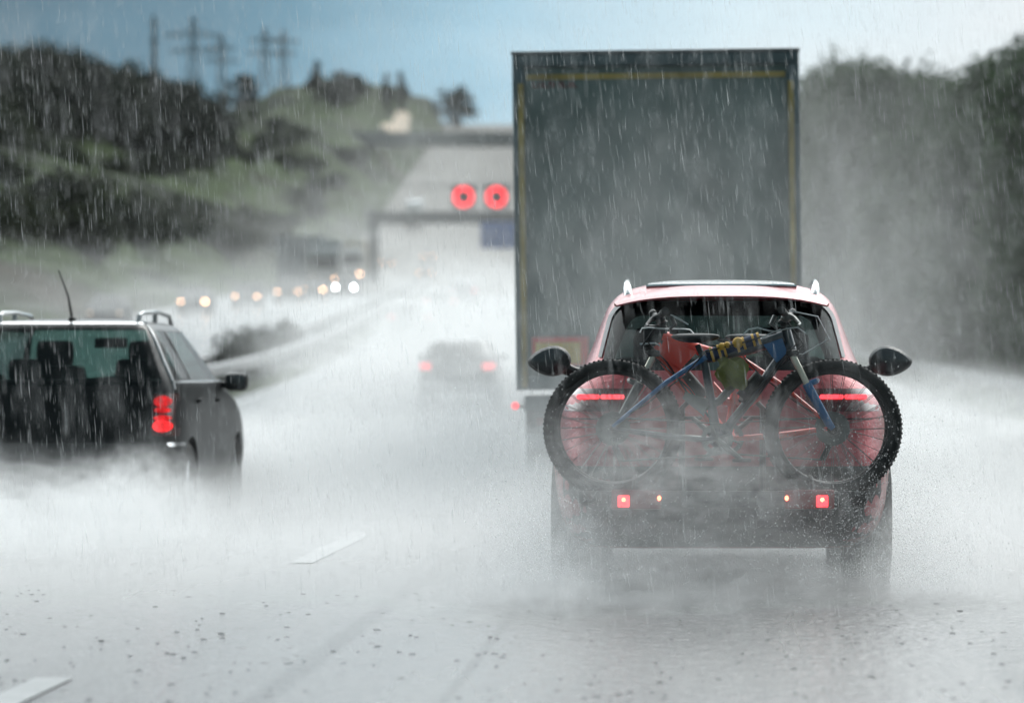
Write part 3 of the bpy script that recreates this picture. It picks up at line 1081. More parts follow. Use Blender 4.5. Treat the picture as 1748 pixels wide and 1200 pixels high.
vs, fs = [], []
for i in range(13):
    for j in range(21):
        x, y = -.42 + .84 * j / 20, .96 + .95 * i / 12
        vs.append((x, y, roof_at(S, x, y) + .008))
for i in range(12):
    for j in range(20): fs.append((i * 21 + j, i * 21 + j + 1, i * 21 + j + 22, i * 21 + j + 21))
MB().add(vs, fs).build('sunroof', M['sunroof'], suv)
MB().tube([(-.43 + .86 * i / 20, .945, roof_at(S, -.43 + .86 * i / 20, .945) + .006) for i in range(21)], .011, 6).build('sunroof_frame', M['chrome'], suv)
for sg in (-1, 1):
    pts = [(sg * .53, .84, 1.64), (sg * .535, .87, 1.685), (sg * .54, .98, 1.715), (sg * .55, 1.6, 1.745), (sg * .55, 2.1, 1.73), (sg * .545, 2.25, 1.68)]
    MB().tube(pts, [.026, .024, .02, .019, .018, .02], 10).build('roof_rail', M['chrome'], suv)
    # tail lamp: dark housing, lit strip in two lengths
    h_ = S.rear_patch([(1.0, sg * .50, sg * .90), (1.03, sg * .46, sg * .915), (1.10, sg * .46, sg * .89), (1.125, sg * .50, sg * .86)], .006, 14).build('tail_light', M['lamp_dark'], suv)
    for a, b in ((.545, .665), (.682, .80)):
        S.rear_patch([(1.068, sg * a, sg * b), (1.076, sg * (a - .006), sg * (b + .006)), (1.084, sg * (a - .006), sg * (b + .006)), (1.092, sg * a, sg * b)], .012, 10).build('light_strip', M['lamp_red'], h_)
    S.rear_patch([(.955, sg * .2, sg * .88), (.962, sg * .2, sg * .885)], .005, 12).build('tailgate_seam', M['plastic'], suv)
    # mirror
    def mf(p, sg=sg):
        q = (p.x * sg + 1) / 2
        return Vector((p.x, p.y, p.z * (1.12 - .45 * q * q) + .05 * p.x * sg * -1))
    mr_ = MB().ellipsoid((sg * 1.055, 2.78, 1.285), (.135, .085, .092), 28, 16, mf).build('wing_mirror', M['plastic'], suv)
    MB().ellipsoid((sg * 1.05, 2.705, 1.285), (.122, .022, .08), 28, 12, mf).build('mirror_glass', M['mirror'], mr_)
    MB().tube([(sg * .80, 2.86, 1.19), (sg * .90, 2.82, 1.215), (sg * .98, 2.80, 1.25)], [.05, .035, .04], 8).build('mirror_arm', M['plastic'], mr_)
    MB().box((sg * .985, 1.62, 1.0), (.035, .2, .03), None, .01).build('door_handle', M['red_paint'], suv)
    MB().box((sg * .985, 2.62, 1.0), (.035, .2, .03), None, .01).build('door_handle', M['red_paint'], suv)
    for yy in (.92, 3.75): wheel(suv, sg * .825, yy, .365, .27, sg)
    S.rear_patch([(.60, sg * .62, sg * .80), (.635, sg * .61, sg * .81)], .006, 8).build('reflector', M['rack_red'], suv)
# dark lower bumper and underside
S.rear_patch([(.25, -.76, .76), (.31, -.86, .86), (.40, -.91, .91), (.55, -.925, .925), (.66, -.925, .925), (.70, -.9, .9)], .01, 40).build('bumper_lower', M['plastic'], suv)
MB().box((0, 2.2, .36), (1.3, 3.6, .22), None, .05).build('underbody', M['plastic'], suv)
mb = MB()
for x in (-.38, .38): mb.box((x, 1.25, .98), (.52, .16, .62), None, .06); mb.box((x, 1.30, 1.36), (.26, .1, .17), None, .04)
for x in (-.38, .38): mb.box((x, 2.25, .98), (.52, .16, .66), None, .06); mb.box((x, 2.28, 1.40), (.27, .1, .18), None, .04)
mb.build('seat', M['interior'], suv)
MB().tube([(-.02, .52, 1.40), (.2, .47, 1.33), (.42, .43, 1.28)], .012, 6).build('wiper', M['plastic'], suv)

# rack: lies on the tow ball, carries the bikes
YA, YB = SD - .33, SD - .60
ZW, RW = .915, .368
rack = empty('bike_rack', (SX, SD, 0.0), 'towbar bike rack with lit red lamps under the two bicycles', 'bike rack')
MB().tube([(0, .1, .42), (0, -.2, .44), (0, -.72, .5)], .035, 8).build('tow_arm', M['plastic'], rack)
mb = MB()
for y in (-.33, -.60):
    for sg in (-1, 1):
        mb.box((sg * .585, y, .535), (.36, .11, .03), None, .01)
        for q in (-1, 1): mb.box((sg * .585, y + q * .05, .56), (.36, .012, .05), None, .003)
    mb.tube([(-.76, y, .52), (.76, y, .52)], .018, 8)
mb.tube([(-.3, -.15, .5), (-.3, -.75, .5)], .02, 8); mb.tube([(.3, -.15, .5), (.3, -.75, .5)], .02, 8)
mb.build('wheel_tray', M['plastic'], rack)
for y in (-.33, -.60):
    for sg in (-1, 1):
        MB().tube([(sg * .47, y - .055, .56), (sg * .47, y - .052, .64), (sg * .47, y, .655), (sg * .47, y + .052, .64), (sg * .47, y + .055, .56)], .011, 6).build('wheel_strap', M['plastic'], rack)
mb = MB().tube([(-.22, -.12, .5), (-.22, -.12, 1.02), (-.18, -.12, 1.06), (.18, -.12, 1.06), (.22, -.12, 1.02), (.22, -.12, .5)], .018, 8)
mb.build('support_hoop', M['plastic'], rack)
mb = MB().tube([(-.1, -.12, 1.06), (-.1, -.3, 1.06), (-.12, -.36, 1.05)], .016, 8).tube([(.1, -.12, 1.06), (.1, -.56, 1.07), (.12, -.62, 1.06)], .016, 8)
mb.build('frame_clamp', M['plastic'], rack)
MB().box((0, -.78, .545), (1.22, .05, .09), None, .015).build('light_bar', M['plastic'], rack)
for sg in (-1, 1):
    u = MB().box((sg * .455, -.79, .545), (.27, .07, .105), None, .018).build('tail_light', M['rack_red'], rack)
    MB().box((sg * .522, -.828, .537), (.062, .012, .062), None, .006).build('lit_lens', M['lamp_red'], u)
    MB().ellipsoid((sg * .522, -.837, .545), (.011, .006, .011), 10, 8).build('bulb', M['lamp_hot'], u)
    MB().ellipsoid((sg * .335, -.828, .553), (.010, .008, .013), 10, 8).build('marker_bulb', M['lamp_hot'], u)


def bicycle(name, label, y, d, fmat, lower, straps=False):
    """d = -1: front wheel to the left; drawn in the x-z plane"""
    b = empty(name, (SX, y, 0.0), label, 'bicycle')

    def P(x, z, yy=0.0): return (d * x, yy, z)      # x grows towards the front
    hubF, hubR, bb = (.585, ZW), (-.585, ZW), (-.03, .86)
    hT, hB = (.335, 1.435), (.365, 1.33)
    st = (-.09, 1.235)
    for hx, hz in (hubF, hubR):
        t = MB()
        n_ = 56
        rt = .03
        t.lathe(P(hx, hz), [(RW - rt + rt * math.cos(a) * 1.0, rt * math.sin(a)) for a in [2 * math.pi * i / 10 for i in range(10)]], 'Y', n_, True)
        for i in range(92):
            a = 2 * math.pi * i / 92
            for yy in ((-.018, .006) if i % 2 else (-.006, .018)):
                c = Vector(P(hx, hz)) + Vector((math.cos(a) * (RW - .001), yy + .006, math.sin(a) * (RW - .001)))
                e = Matrix.Rotation(-a, 3, 'Y').to_euler()
                t.box(c, (.009, .012, .011), e)
        w_ = t.build('wheel', M['rubber'], b)
        r_ = MB().lathe(P(hx, hz), [(RW - .052, -.014), (RW - .075, -.012), (RW - .08, 0), (RW - .075, .012), (RW - .052, .014)], 'Y', 48)
        r_.build('rim', M['plastic'], w_)
        s_ = MB()
        for i in range(28):
            a = 2 * math.pi * i / 28
            a2 = a + (.35 if i % 2 else -.35)
            s_.tube([Vector(P(hx, hz)) + Vector((math.cos(a2) * .03, .025 if i % 4 < 2 else -.025, math.sin(a2) * .03)), Vector(P(hx, hz)) + Vector((math.cos(a) * (RW - .075), 0, math.sin(a) * (RW - .075)))], .0014, 4, False)
        s_.build('spokes', M['bike_grey'], w_)
        MB().lathe(P(hx, hz), [(.001, -.055), (.018, -.055), (.018, -.035), (.03, -.03), (.016, -.02), (.016, .02), (.03, .03), (.018, .035), (.018, .055), (.001, .055)], 'Y', 14).build('hub', M['plastic'], w_)
        MB().lathe(P(hx, hz, -.04), [(.05, -.001), (.09, -.001), (.09, .001), (.05, .001)], 'Y', 24, True).build('brake_disc', M['bike_grey'], w_)
    f = MB()
    f.tube([P(*hT), P(*hB)], .028, 12)
    f.tube([P(hT[0] - .012, hT[1] - .03), P(.12, 1.335), P(st[0], st[1] + .05)], [.036, .031, .022], 12)
    f.tube([P(hB[0] - .008, hB[1] + .03), P(.17, 1.1), P(bb[0] + .03, bb[1] + .03)], [.040, .036, .034] if d < 0 else [.03, .026, .024], 12)
    f.tube([P(st[0] - .02, st[1] + .09), P(*st), P(*bb)], [.020, .022, .027], 12)
    f.ellipsoid(P(*bb), (.045, .05, .045), 14, 10)
    # gusset filling the corner behind the head tube
    kq = 1.0 if d < 0 else .5
    gs = MB().prism([(d * (hT[0] - .02), hT[1] - .04), (d * (hT[0] - .04 - .16 * kq), hT[1] - .04 - .07 * kq), (d * (hB[0] - .02 - .12 * kq), hB[1] - .03 - .07 * kq), (d * (hB[0] - .02), hB[1] - .02)], 'xz', -.038, .038)
    fr_ = f.build('frame', fmat if d < 0 else M['slate'], b)
    gs.build('head_gusset', fmat, fr_)
    for yy in (-.062, .062):
        MB().tube([P(bb[0] - .02, bb[1] - .005, yy * .7), P(-.3, .875, yy), P(hubR[0], hubR[1], yy)], [.017, .016, .012], 8).build('chain_stay', fmat if d < 0 else M['slate'], b)
        MB().tube([P(st[0] + .0, st[1] + .06, yy * .35), P(-.30, 1.16, yy * .8), P(hubR[0], hubR[1] + .01, yy)], [.016, .013, .011], 8).build('seat_stay', fmat, b)
    lk = MB()
    lk.prism([(d * -.075, 1.07), (d * -.20, 1.11), (d * -.215, 1.075), (d * -.10, .98)], 'xz', -.04, .04)
    lk.tube([P(.06, 1.15), P(-.02, 1.06), P(-.1, 1.03)], .022, 8)
    lk.build('shock_linkage', fmat if d < 0 else M['bike_grey'], b)
    for yy in (-.065, .065):
        MB().tube([P(.373, 1.30, yy), P(.455, 1.135, yy)], .0175, 10).build('fork_stanchion', M['stanchion'], b)
    lo = MB()
    for yy in (-.065, .065): lo.tube([P(.445, 1.155, yy), P(.56, .945, yy), P(hubF[0], hubF[1], yy)], [.025, .022, .016], 10)
    lo.tube([P(.45, 1.15, -.065), P(.49, 1.165, -.04), P(.50, 1.17, 0), P(.49, 1.165, .04), P(.45, 1.15, .065)], .016, 8)
    lo.build('fork_lowers', lower, b)
    cr_ = MB().box(P(.37, 1.315), (.07, .17, .035), None, .012)
    cr_.build('fork_crown', M['plastic'], b)
    # bars turned along the car: seen nearly end-on, grip and levers towards the camera
    hb = MB()
    c = Vector(P(.305, 1.47))
    hb.tube([c, c + Vector((d * .045, 0, .025))], .024, 10)
    hb.tube([c + Vector((d * .05 + d * .02, .30, .065)), c + Vector((d * .045, .1, .035)), c + Vector((d * .045, -.08, .035)), c + Vector((d * .01, -.24, .065))], .016, 10)
    h_ = hb.build('handlebar', M['plastic'], b)
    MB().tube([c + Vector((d * .015, -.18, .058)), c + Vector((d * .0, -.31, .07))], .021, 12).build('grip', M['rubber'], h_)
    MB().tube([c + Vector((d * .07, .24, .06)), c + Vector((d * .075, .36, .07))], .021, 12).build('grip', M['rubber'], h_)
    br = MB()
    br.tube([c + Vector((d * .02, -.15, .05)), c + Vector((d * .07, -.17, .03)), c + Vector((d * .10, -.24, .0)), c + Vector((d * .09, -.31, -.01))], [.018, .014, .007, .006], 8)
    br.tube([c + Vector((-d * .03, -.16, .04)), c + Vector((-d * .05, -.18, .0)), c + Vector((-d * .02, -.2, -.03))], [.014, .012, .006], 8)
    br.ellipsoid(c + Vector((d * .03, -.15, .03)), (.03, .03, .024), 12, 8)
    br.build('brake_lever', M['bike_grey'] if d > 0 else M['plastic'], h_)
    cb = MB()
    if d < 0:
        cb.tube([c + Vector((x, -.17, z)) for x, z in ((-.135, -.045), (-.125, -.022), (-.09, -.018), (0, -.025), (.1, -.026), (.13, -.03), (.15, -.05))], .0045, 6)
        cb.tube([c + Vector((.09, -.17, .02)), c + Vector((.03, -.17, .05)), c + Vector((.12, -.12, -.0))], .0045, 6)
        cb.tube([c + Vector((-.14, -.05, -.105)), c + Vector((-.06, -.05, -.10)), c + Vector((.01, 0, -.13))], .006, 6)
    else:
        cb.tube([c + Vector((x, -.17, z)) for x, z in ((-.20, -.06), (-.17, -.03), (-.12, -.022), (-.06, -.038), (-.02, -.042), (.03, -.026), (.09, -.02), (.13, -.05))], .0045, 6)
        cb.tube([c + Vector((-.10, -.17, -.075)), c + Vector((-.05, -.17, -.05)), c + Vector((.0, -.14, -.03))], .0045, 6)
        cb.tube([c + Vector((.05, -.05, .07)), c + Vector((.20, .0, .04)), c + Vector((.26, .02, -.08)), c + Vector((.12, .0, -.16)), c + Vector((.02, 0, -.15))], .004, 6)
    cb.build('brake_cable', M['cable'], h_)
    if d < 0:
        MB().box(P(.36, 1.39, .02), (.13, .10, .16), None, .02).build('bar_bag', M['plastic'], b)
    ho = MB()
    for yy, k2 in ((-.045, 0), (.045, .02), (-.05, .035)):
        ho.tube([c + Vector((d * .03, -.14, .02)), c + Vector((d * (.10 + k2), -.12, -.09 - k2)), Vector(P(.30 + k2, 1.27, yy)), Vector(P(.18, 1.09 + k2, yy * 1.1)), Vector(P(.05, .95, yy))], .0042, 6)
    ho.tube([Vector(P(hT[0] - .05, hT[1] - .01, -.04)), Vector(P(.12, 1.375, -.045)), Vector(P(st[0], st[1] + .09, -.035)), Vector(P(-.2, 1.2, -.06)), Vector(P(-.4, 1.05, -.07)), Vector(P(-.55, .96, -.06))], .0042, 6)
    ho.build('hose', M['plastic'], b)
    cs = MB()
    for r_c, y_c in ((.085, -.03), (.07, -.042), (.055, -.053), (.042, -.063)): cs.lathe(P(hubR[0], hubR[1], y_c), [(r_c - .03, -.002), (r_c, -.002), (r_c, .002), (r_c - .03, .002)], 'Y', 28, True)
    cs.build('cassette', M['bike_grey'], b)
    MB().tube([P(hubR[0] + .01, hubR[1] - .05, -.06), P(hubR[0] + .015, hubR[1] - .10, -.07), P(hubR[0] + .05, hubR[1] - .17, -.07)], [.022, .016, .018], 8).build('derailleur', M['plastic'], b)
    ch = MB()
    ch.tube([P(bb[0], bb[1] + .083, -.055), P(hubR[0], hubR[1] + .06, -.05)], .005, 6)
    ch.tube([P(bb[0], bb[1] - .083, -.055), P(hubR[0] + .05, hubR[1] - .17, -.07)], .005, 6)
    ch.build('chain', M['bike_grey'], b)
    MB().tube([P(.10, 1.08, -.01), P(.20, 1.20, -.01)], [.036, .034], 12).build('bottle', M['plastic'], b)
    # saddle and post
    sp = MB().tube([P(st[0] - .02, st[1] + .07), P(-.135, 1.36)], .0155, 10)
    sp.build('seat_post', M['plastic'], b)
    sa = MB().ellipsoid(P(-.145, 1.395), (.13, .06, .026), 22, 12, lambda p: Vector((p.x, p.y * (1 - .55 * (p.x * d + 1) / 2 * 1.1), p.z + .35 * (p.x * p.x))))
    sa.build('saddle', M['plastic'], b)
    # cranks
    ck = MB().lathe(P(bb[0], bb[1], -.055), [(.06, -.003), (.085, -.003), (.085, .003), (.06, .003)], 'Y', 28, True)
    ck.tube([P(bb[0], bb[1], -.06), P(bb[0] + .13, bb[1] - .11, -.075)], [.018, .013], 8)
    ck.tube([P(bb[0], bb[1], .06), P(bb[0] - .13, bb[1] + .11, .075)], [.018, .013], 8)
    for q in range(4):
        a = q * math.pi / 2 + .4
        ck.tube([P(bb[0], bb[1], -.055), P(bb[0] + .07 * math.cos(a), bb[1] + .07 * math.sin(a), -.055)], .008, 6)
    ck.tube([P(bb[0], bb[1], -.065), P(bb[0], bb[1], .065)], .016, 8)
    k_ = ck.build('crankset', M['bike_grey'], b)
    MB().box(P(bb[0] + .13, bb[1] - .11, -.125), (.1, .09, .018), None, .006).build('pedal', M['plastic'], k_)
    MB().box(P(bb[0] - .13, bb[1] + .11, .125), (.1, .09, .018), None, .006).build('pedal', M['plastic'], k_)
    if straps:
        # navy and yellow ties round the top tube
        a, e = Vector(P(.20, 1.388)), Vector(P(-.085, 1.300))
        MB().tube([a, a.lerp(e, .5), e], [.040, .036, .034], 14).build('tube_wrap', M['navy'], b)
        y_ = MB()
        for q in (.0, .10, .28, .40, .64, .74, .88):
            p0 = a.lerp(e, q); p1 = a.lerp(e, q + .045)
            y_.tube([p0, p1], .0425, 14)
        y_.ellipsoid(a.lerp(e, .42) + Vector((0, -.035, .02)), (.03, .02, .03), 10, 8)
        y_.ellipsoid(a.lerp(e, .72) + Vector((0, -.03, .026)), (.02, .02, .02), 10, 8)
        y_.ellipsoid(a.lerp(e, .62) + Vector((0, -.03, .026)), (.018, .02, .018), 10, 8)
        y_.build('tie', M['yellow'], b)
    return b


bicycle('bicycle', 'red full suspension mountain bike with its front wheel on the left', YA, -1, M['bike_red'], M['bike_grey'])
bicycle('bicycle', 'blue mountain bike with its front wheel on the right and straps round the top tube', YB, 1, M['bike_blue'], M['bike_blue'], True)
# green cloth hanging over the tube
mb = MB(); vs = []; fs = []
random.seed(3)
nx_, nz2 = 26, 20
for k_ in range(nz2 + 1):
    q = k_ / nz2
    for i in range(nx_ + 1):
        a = 2 * math.pi * i / nx_
        wv = (.055 + .035 * math.sin(q * 2.6) - .02 * q) * (1 + .18 * math.sin(a * 3 + q * 6) + .1 * math.sin(a * 7 + q * 11))
        vs.append((SX + .035 + .03 * q + math.cos(a) * wv + .012 * math.sin(q * 9), YB - .045 + math.sin(a) * wv * .5, 1.285 - .155 * q + .012 * math.sin(a * 2)))
for k_ in range(nz2):
    for i in range(nx_): fs.append((k_ * (nx_ + 1) + i, k_ * (nx_ + 1) + i + 1, (k_ + 1) * (nx_ + 1) + i + 1, (k_ + 1) * (nx_ + 1) + i))
fs.append(tuple(nz2 * (nx_ + 1) + i for i in range(nx_))); fs.append(tuple(range(nx_))[::-1])
tag(mb.add(vs, fs).build('cloth', M['cloth'], None), 'olive green cloth bundled below the strapped bike tube', 'cloth')


# ------------------------------------------------------------------ black estate car, left lane
WX, WD = -4.86, 29.0
est = empty('estate_car', (WX, WD, 0.0), 'black estate car with roof rails and antenna, cut by the left edge', 'car', None, R(-.7))
E = Shell([
    (0.26, .78, .22, 4.25), (0.34, .86, .08, 4.38), (0.48, .895, .0, 4.45), (0.62, .905, .01, 4.44), (0.70, .905, .05, 4.40), (0.85, .905, .07, 4.25),
    (0.98, .90, .09, 3.9), (1.06, .89, .10, 3.45), (1.13, .872, .115, 3.10), (1.18, .85, .13, 2.98), (1.30, .788, .19, 2.75), (1.45, .715, .28, 2.48),
    (1.53, .668, .34, 2.32), (1.57, .635, .38, 2.22), (1.60, .585, .46, 2.10), (1.62, .49, .62, 1.95), (1.632, .30, .9, 1.7)], 9.0)
body = E.solid(0.26, 1.632, 60, 96).build('body', M['black_paint'], est)
cav = E.solid(0.60, 1.59, 26, 64, 0.05).build('cutter', None)
win = rounded(1.12, 1.585, .79, .60, .05, 18, .05)
c1 = MB().prism(rows_outline(win), 'xz', -0.6, 1.1).build('cutter', None)
ws = rounded(1.16, 1.56, .76, .58, .05)
c2 = MB().prism(rows_outline(ws), 'xz', 2.1, 4.0).build('cutter', None)
c3 = MB().prism([(.42, 1.17), (1.05, 1.165), (1.05, 1.54), (.60, 1.54)], 'yz', -1.5, 1.5).build('cutter', None)
c5 = MB().prism([(1.14, 1.165), (2.85, 1.155), (2.25, 1.54), (1.14, 1.54)], 'yz', -1.5, 1.5).build('cutter', None)
c4 = MB()
for yy in (.88, 3.55):
    for sg in (-1, 1): c4.lathe((sg * .80, yy, .34), [(.001, -.19), (.39, -.19), (.39, .19), (.001, .19)], 'X', 36, True)
c4 = c4.build('cutter', None)
carve(body, [cav, c1, c2, c3, c5, c4])
E.rear_patch(win, 0.0, 30).build('rear_window', M['clear_glass'], est)
E.rear_patch(ws, -.002, 20, True).build('windscreen', M['clear_glass'], est)
for sg in (-1, 1):
    E.side_patch([(1.17, .43, 1.05), (1.35, .52, 1.05), (1.54, .6, 1.05)], sg, -.002).build('side_window', M['glass'], est)
    E.side_patch([(1.16, 1.14, 2.84), (1.35, 1.14, 2.54), (1.54, 1.14, 2.26)], sg, -.002).build('side_window', M['glass'], est)
    MB().tube([(sg * E.side(.3 + i * .11, 1.148, .004), .3 + i * .11, 1.148) for i in range(24)], .012, 6).build('window_trim', M['chrome'], est)
    # bright edge of the rear pillar
    MB().tube([(sg * (E.par(z)[0] * .965), E.rear(E.par(z)[0] * .965, z, .003), z) for z in (1.09, 1.15, 1.22, 1.3, 1.38, 1.46, 1.53, 1.57)], [.012, .014, .016, .017, .017, .016, .014, .01], 8).build('pillar_trim', M['silver_paint'], est)
    pts = [(sg * .53, .60, 1.59), (sg * .535, .62, 1.65), (sg * .54, .75, 1.675), (sg * .555, 1.4, 1.69), (sg * .555, 2.0, 1.67), (sg * .55, 2.15, 1.60)]
    rr_ = MB().tube(pts, [.02, .019, .017, .016, .016, .02], 8)
    rr_.tube([(sg * .55, 1.3, 1.6), (sg * .552, 1.3, 1.69)], .02, 8)
    rr_.build('roof_rail', M['silver_paint'], est)
    hl = E.rear_patch([(.74, sg * .72, sg * .895), (.78, sg * .71, sg * .9), (1.02, sg * .71, sg * .895), (1.06, sg * .73, sg * .885)], .006, 10).build('tail_light', M['lamp_dark'], est)
    for zc, rx, rz, mt in ((1.0, .06, .042, 'lens_high'), (.935, .056, .022, 'lens_high'), (.875, .06, .022, 'lens_high'), (.815, .066, .046, 'lens_low')):
        rows = []
        for i in range(9):
            a = -math.pi / 2 + math.pi * i / 8
            rows.append((zc + rz * math.sin(a), sg * (.785 - rx * math.cos(a)), sg * (.785 + rx * math.cos(a))))
        E.rear_patch(rows, .014, 10).build('lamp_lens', M[mt], hl)
    mr_ = MB().box((sg * 1.0, 2.72, 1.145), (.19, .11, .15), None, .05).build('wing_mirror', M['plastic'], est)
    MB().box((sg * 1.0, 2.662, 1.145), (.15, .01, .115), None, .004).build('mirror_glass', M['mirror'], mr_)
    MB().tube([(sg * .86, 2.74, 1.12), (sg * .93, 2.73, 1.12)], .03, 8).build('mirror_arm', M['plastic'], mr_)
    for yy in (.92, 1.95): MB().box((sg * .915, yy + .35, 1.0), (.03, .18, .03), None, .008).build('door_handle', M['plastic'], est)
    for yy in (.88, 3.55): wheel(est, sg * .775, yy, .34, .24, sg)
    E.side_patch([(.66, .16, .52), (.69, .14, .52)], sg, .012, 8).build('bumper_strip', M['chrome'], est)
E.rear_patch([(.50, -.80, .80), (.60, -.84, .84), (.66, -.84, .84), (.69, -.82, .82)], .02, 30).build('bumper', M['plastic'], est)
MB().box((0, 2.1, .36), (1.25, 3.4, .2), None, .05).build('underbody', M['plastic'], est)
# roof edge bright strip above the rear glass
mb = MB(); vs = []; fs = []
for i in range(31):
    x = -.60 + 1.2 * i / 30
    for z, o_ in ((1.588, .01), (1.604, .012)): vs.append((x, E.rear(min(abs(x), .55 if z > 1.6 else .6) * (1 if x > 0 else -1), z, o_), z))
for i in range(30): fs.append((2 * i, 2 * i + 1, 2 * i + 3, 2 * i + 2))
mb.add(vs, fs).build('roof_edge', M['chrome'], est)
for x in (-.37, .37):
    MB().box((x, 2.02, .95), (.52, .16, .66), None, .08).box((x, 2.06, 1.37), (.30, .11, .21), None, .05).build('front_seat', M['interior'], est)
MB().box((0, 1.12, .88), (1.35, .16, .58), None, .08).build('rear_seat', M['interior'], est)
for x in (-.42, .42): MB().box((x, 1.14, 1.24), (.30, .10, .17), None, .05).build('headrest', M['interior'], est)
MB().box((.02, 2.42, 1.46), (.27, .04, .085), None, .02).build('rear_view_mirror', M['interior'], est)
MB().box((0, 3.0, 1.08), (1.3, .5, .1), None, .03).build('dashboard', M['interior'], est)
MB().ellipsoid((.02, .62, 1.625), (.03, .05, .03), 12, 8).tube([(.02, .62, 1.63), (.0, .56, 1.80), (-.06, .48, 2.0)], [.012, .008, .005], 8).build('antenna', M['plastic'], est)
MB().tube([(.02, .17, 1.16), (.25, .17, 1.17), (.55, .19, 1.19)], .012, 6).build('wiper', M['plastic'], est)


# ------------------------------------------------------------------ trailer ahead of the SUV
TD = 34.4
s_ = F / TD
TX = (1129 - VX) / s_
trl = empty('truck_trailer', (TX, TD, 0.0), 'tall grey-green truck trailer with yellow edge tape, in front of the red SUV', 'trailer')
trl.rotation_euler = (0, R(-.75), 0)
HW, ZB, ZT = 1.275, 1.08, 4.06
MB().box((0, .02, (ZB + ZT) / 2), (2.52, .05, ZT - ZB - .12), None, .01).build('rear_door', M['tarp'], trl)
fr = MB()
for sg in (-1, 1): fr.box((sg * (HW - .05), .03, (ZB + ZT) / 2), (.10, .14, ZT - ZB - .002), None, .012)
fr.box((0, .03, ZT - .055), (2.545, .16, .12), None, .02)
fr.box((0, .03, ZB + .06), (2.34, .12, .12), None, .012)
fr.build('frame', M['trailer_frame'], trl)
MB().box((0, .1, ZT + .012), (2.57, .34, .03), None, .01).build('roof_edge', M['steel'], trl)
MB().box((0, 6.8, (ZB + ZT) / 2), (2.50, 13.2, ZT - ZB - .04), None, .02).build('cargo_box', M['tarp_side'], trl)
tp = MB()
for sg in (-1, 1): tp.box((sg * (HW - .075), -.043, 2.45), (.05, .004, 2.7))
tp.box((0, -.009, ZT - .2), (2.3, .004, .05))
tp.build('edge_tape', M['tape'], trl)
for sg in (-1, 1):
    p = MB().box((sg * .88, -.018, 1.42), (.50, .014, .26), None, .003).build('marker_board', M['board_red'], trl)
    MB().box((sg * .90, -.029, 1.405), (.40, .008, .19), None, .003).build('yellow_panel', M['board_yellow'], p)
lt = MB()
random.seed(9)
x = -1.09
for k_ in range(9):      # worn, unreadable red lettering
    ww = random.choice((.028, .034, .038))
    lt.box((x, -.008, 3.79), (.010, .004, .055))
    if k_ % 3 != 1: lt.box((x + ww * .5, -.008, 3.79 + (.022 if k_ % 2 else -.022)), (ww * .8, .004, .010))
    if k_ % 2: lt.box((x + ww * .8, -.008, 3.79), (.010, .004, .055))
    x += ww + .012
lt.build('lettering', M['letter_red'], trl)
ub = MB().box((0, .12, .62), (2.4, .10, .13), None, .02).box((-.8, .3, .85), (.1, .4, .5), None, .01).box((.8, .3, .85), (.1, .4, .5), None, .01).box((0, .5, .96), (2.44, .6, .14), None, .02)
ub.build('underrun_bar', M['trailer_frame'], trl)
MB().box((0, 5, .93), (1.0, 9, .25), None, .03).build('chassis', M['trailer_frame'], trl)
for sg in (-1, 1):
    q = MB().box((sg * .95, .05, .80), (.44, .09, .13), None, .02).build('tail_light', M['plastic'], trl)
    MB().box((sg * .95, .0, .80), (.30, .012, .08), None, .01).build('lamp_lens', M['rack_red'], q)
    st2 = MB().tube([(sg * 1.18, .3, .93), (sg * 1.24, .28, .935), (sg * 1.29, .26, .94)], .014, 8).build('marker_lamp', M['rubber'], trl)
    MB().ellipsoid((sg * 1.30, .24, .94), (.032, .03, .032), 14, 10).build('lamp_lens', M['lamp_red'], st2)
    MB().box((sg * 1.0, .75, .62), (.46, .02, .55), None, .005).build('mudflap', M['plastic'], trl)
    for yy in (1.5, 2.8, 4.1): wheel(trl, sg * 1.02, yy, .5, .38, sg, 28)


# ------------------------------------------------------------------ other traffic
FAR = Shell([(0.22, .76, .2, 4.1), (0.40, .86, .02, 4.25), (0.6, .885, .0, 4.25), (0.8, .88, .05, 4.1), (0.92, .865, .08, 3.6), (1.0, .83, .12, 3.1), (1.2, .72, .35, 2.7),
             (1.36, .63, .6, 2.3), (1.42, .54, .8, 2.05), (1.445, .34, 1.1, 1.7)], 6)
farbody = FAR.solid(0.22, 1.445, 30, 48).build('body', None)
fbm = farbody.data
bpy.data.objects.remove(farbody)


def meshdata(mb_, name, mat):
    o = mb_.build(name, mat); d = o.data; bpy.data.objects.remove(o); return d


_rw = meshdata(FAR.rear_patch(rounded(1.0, 1.35, .70, .58, .08), .006, 14), 'rear_window', M['plastic'])
_ws = meshdata(FAR.rear_patch(rounded(.99, 1.36, .74, .56, .05), .006, 14, True), 'windscreen', M['plastic'])
_sw = meshdata(FAR.side_patch([(1.0, .7, 2.9), (1.2, .75, 2.55), (1.36, .95, 2.15)], 1, .006).add(*(lambda m_: (m_.v, m_.f))(FAR.side_patch([(1.0, .7, 2.9), (1.2, .75, 2.55), (1.36, .95, 2.15)], -1, .006))), 'side_window', M['plastic'])
_tl = [meshdata(FAR.rear_patch([(.76, sg * .58, sg * .84), (.9, sg * .58, sg * .82)], .008, 6), 'tail_light', M['lamp_far']) for sg in (-1, 1)]
_tw = []
for sg in (-1, 1):
    for yy in (.75, 3.35):
        _tw.append(meshdata(MB().lathe((sg * .76, yy, .31), [(.001, -.1), (.29, -.1), (.31, -.07), (.31, .07), (.29, .1), (.001, .1)], 'X', 20), 'wheel', M['rubber']))
_mir = [meshdata(MB().box((sg * .95, 2.5, 1.0), (.18, .1, .12), None, .04), 'wing_mirror', M['plastic']) for sg in (-1, 1)]


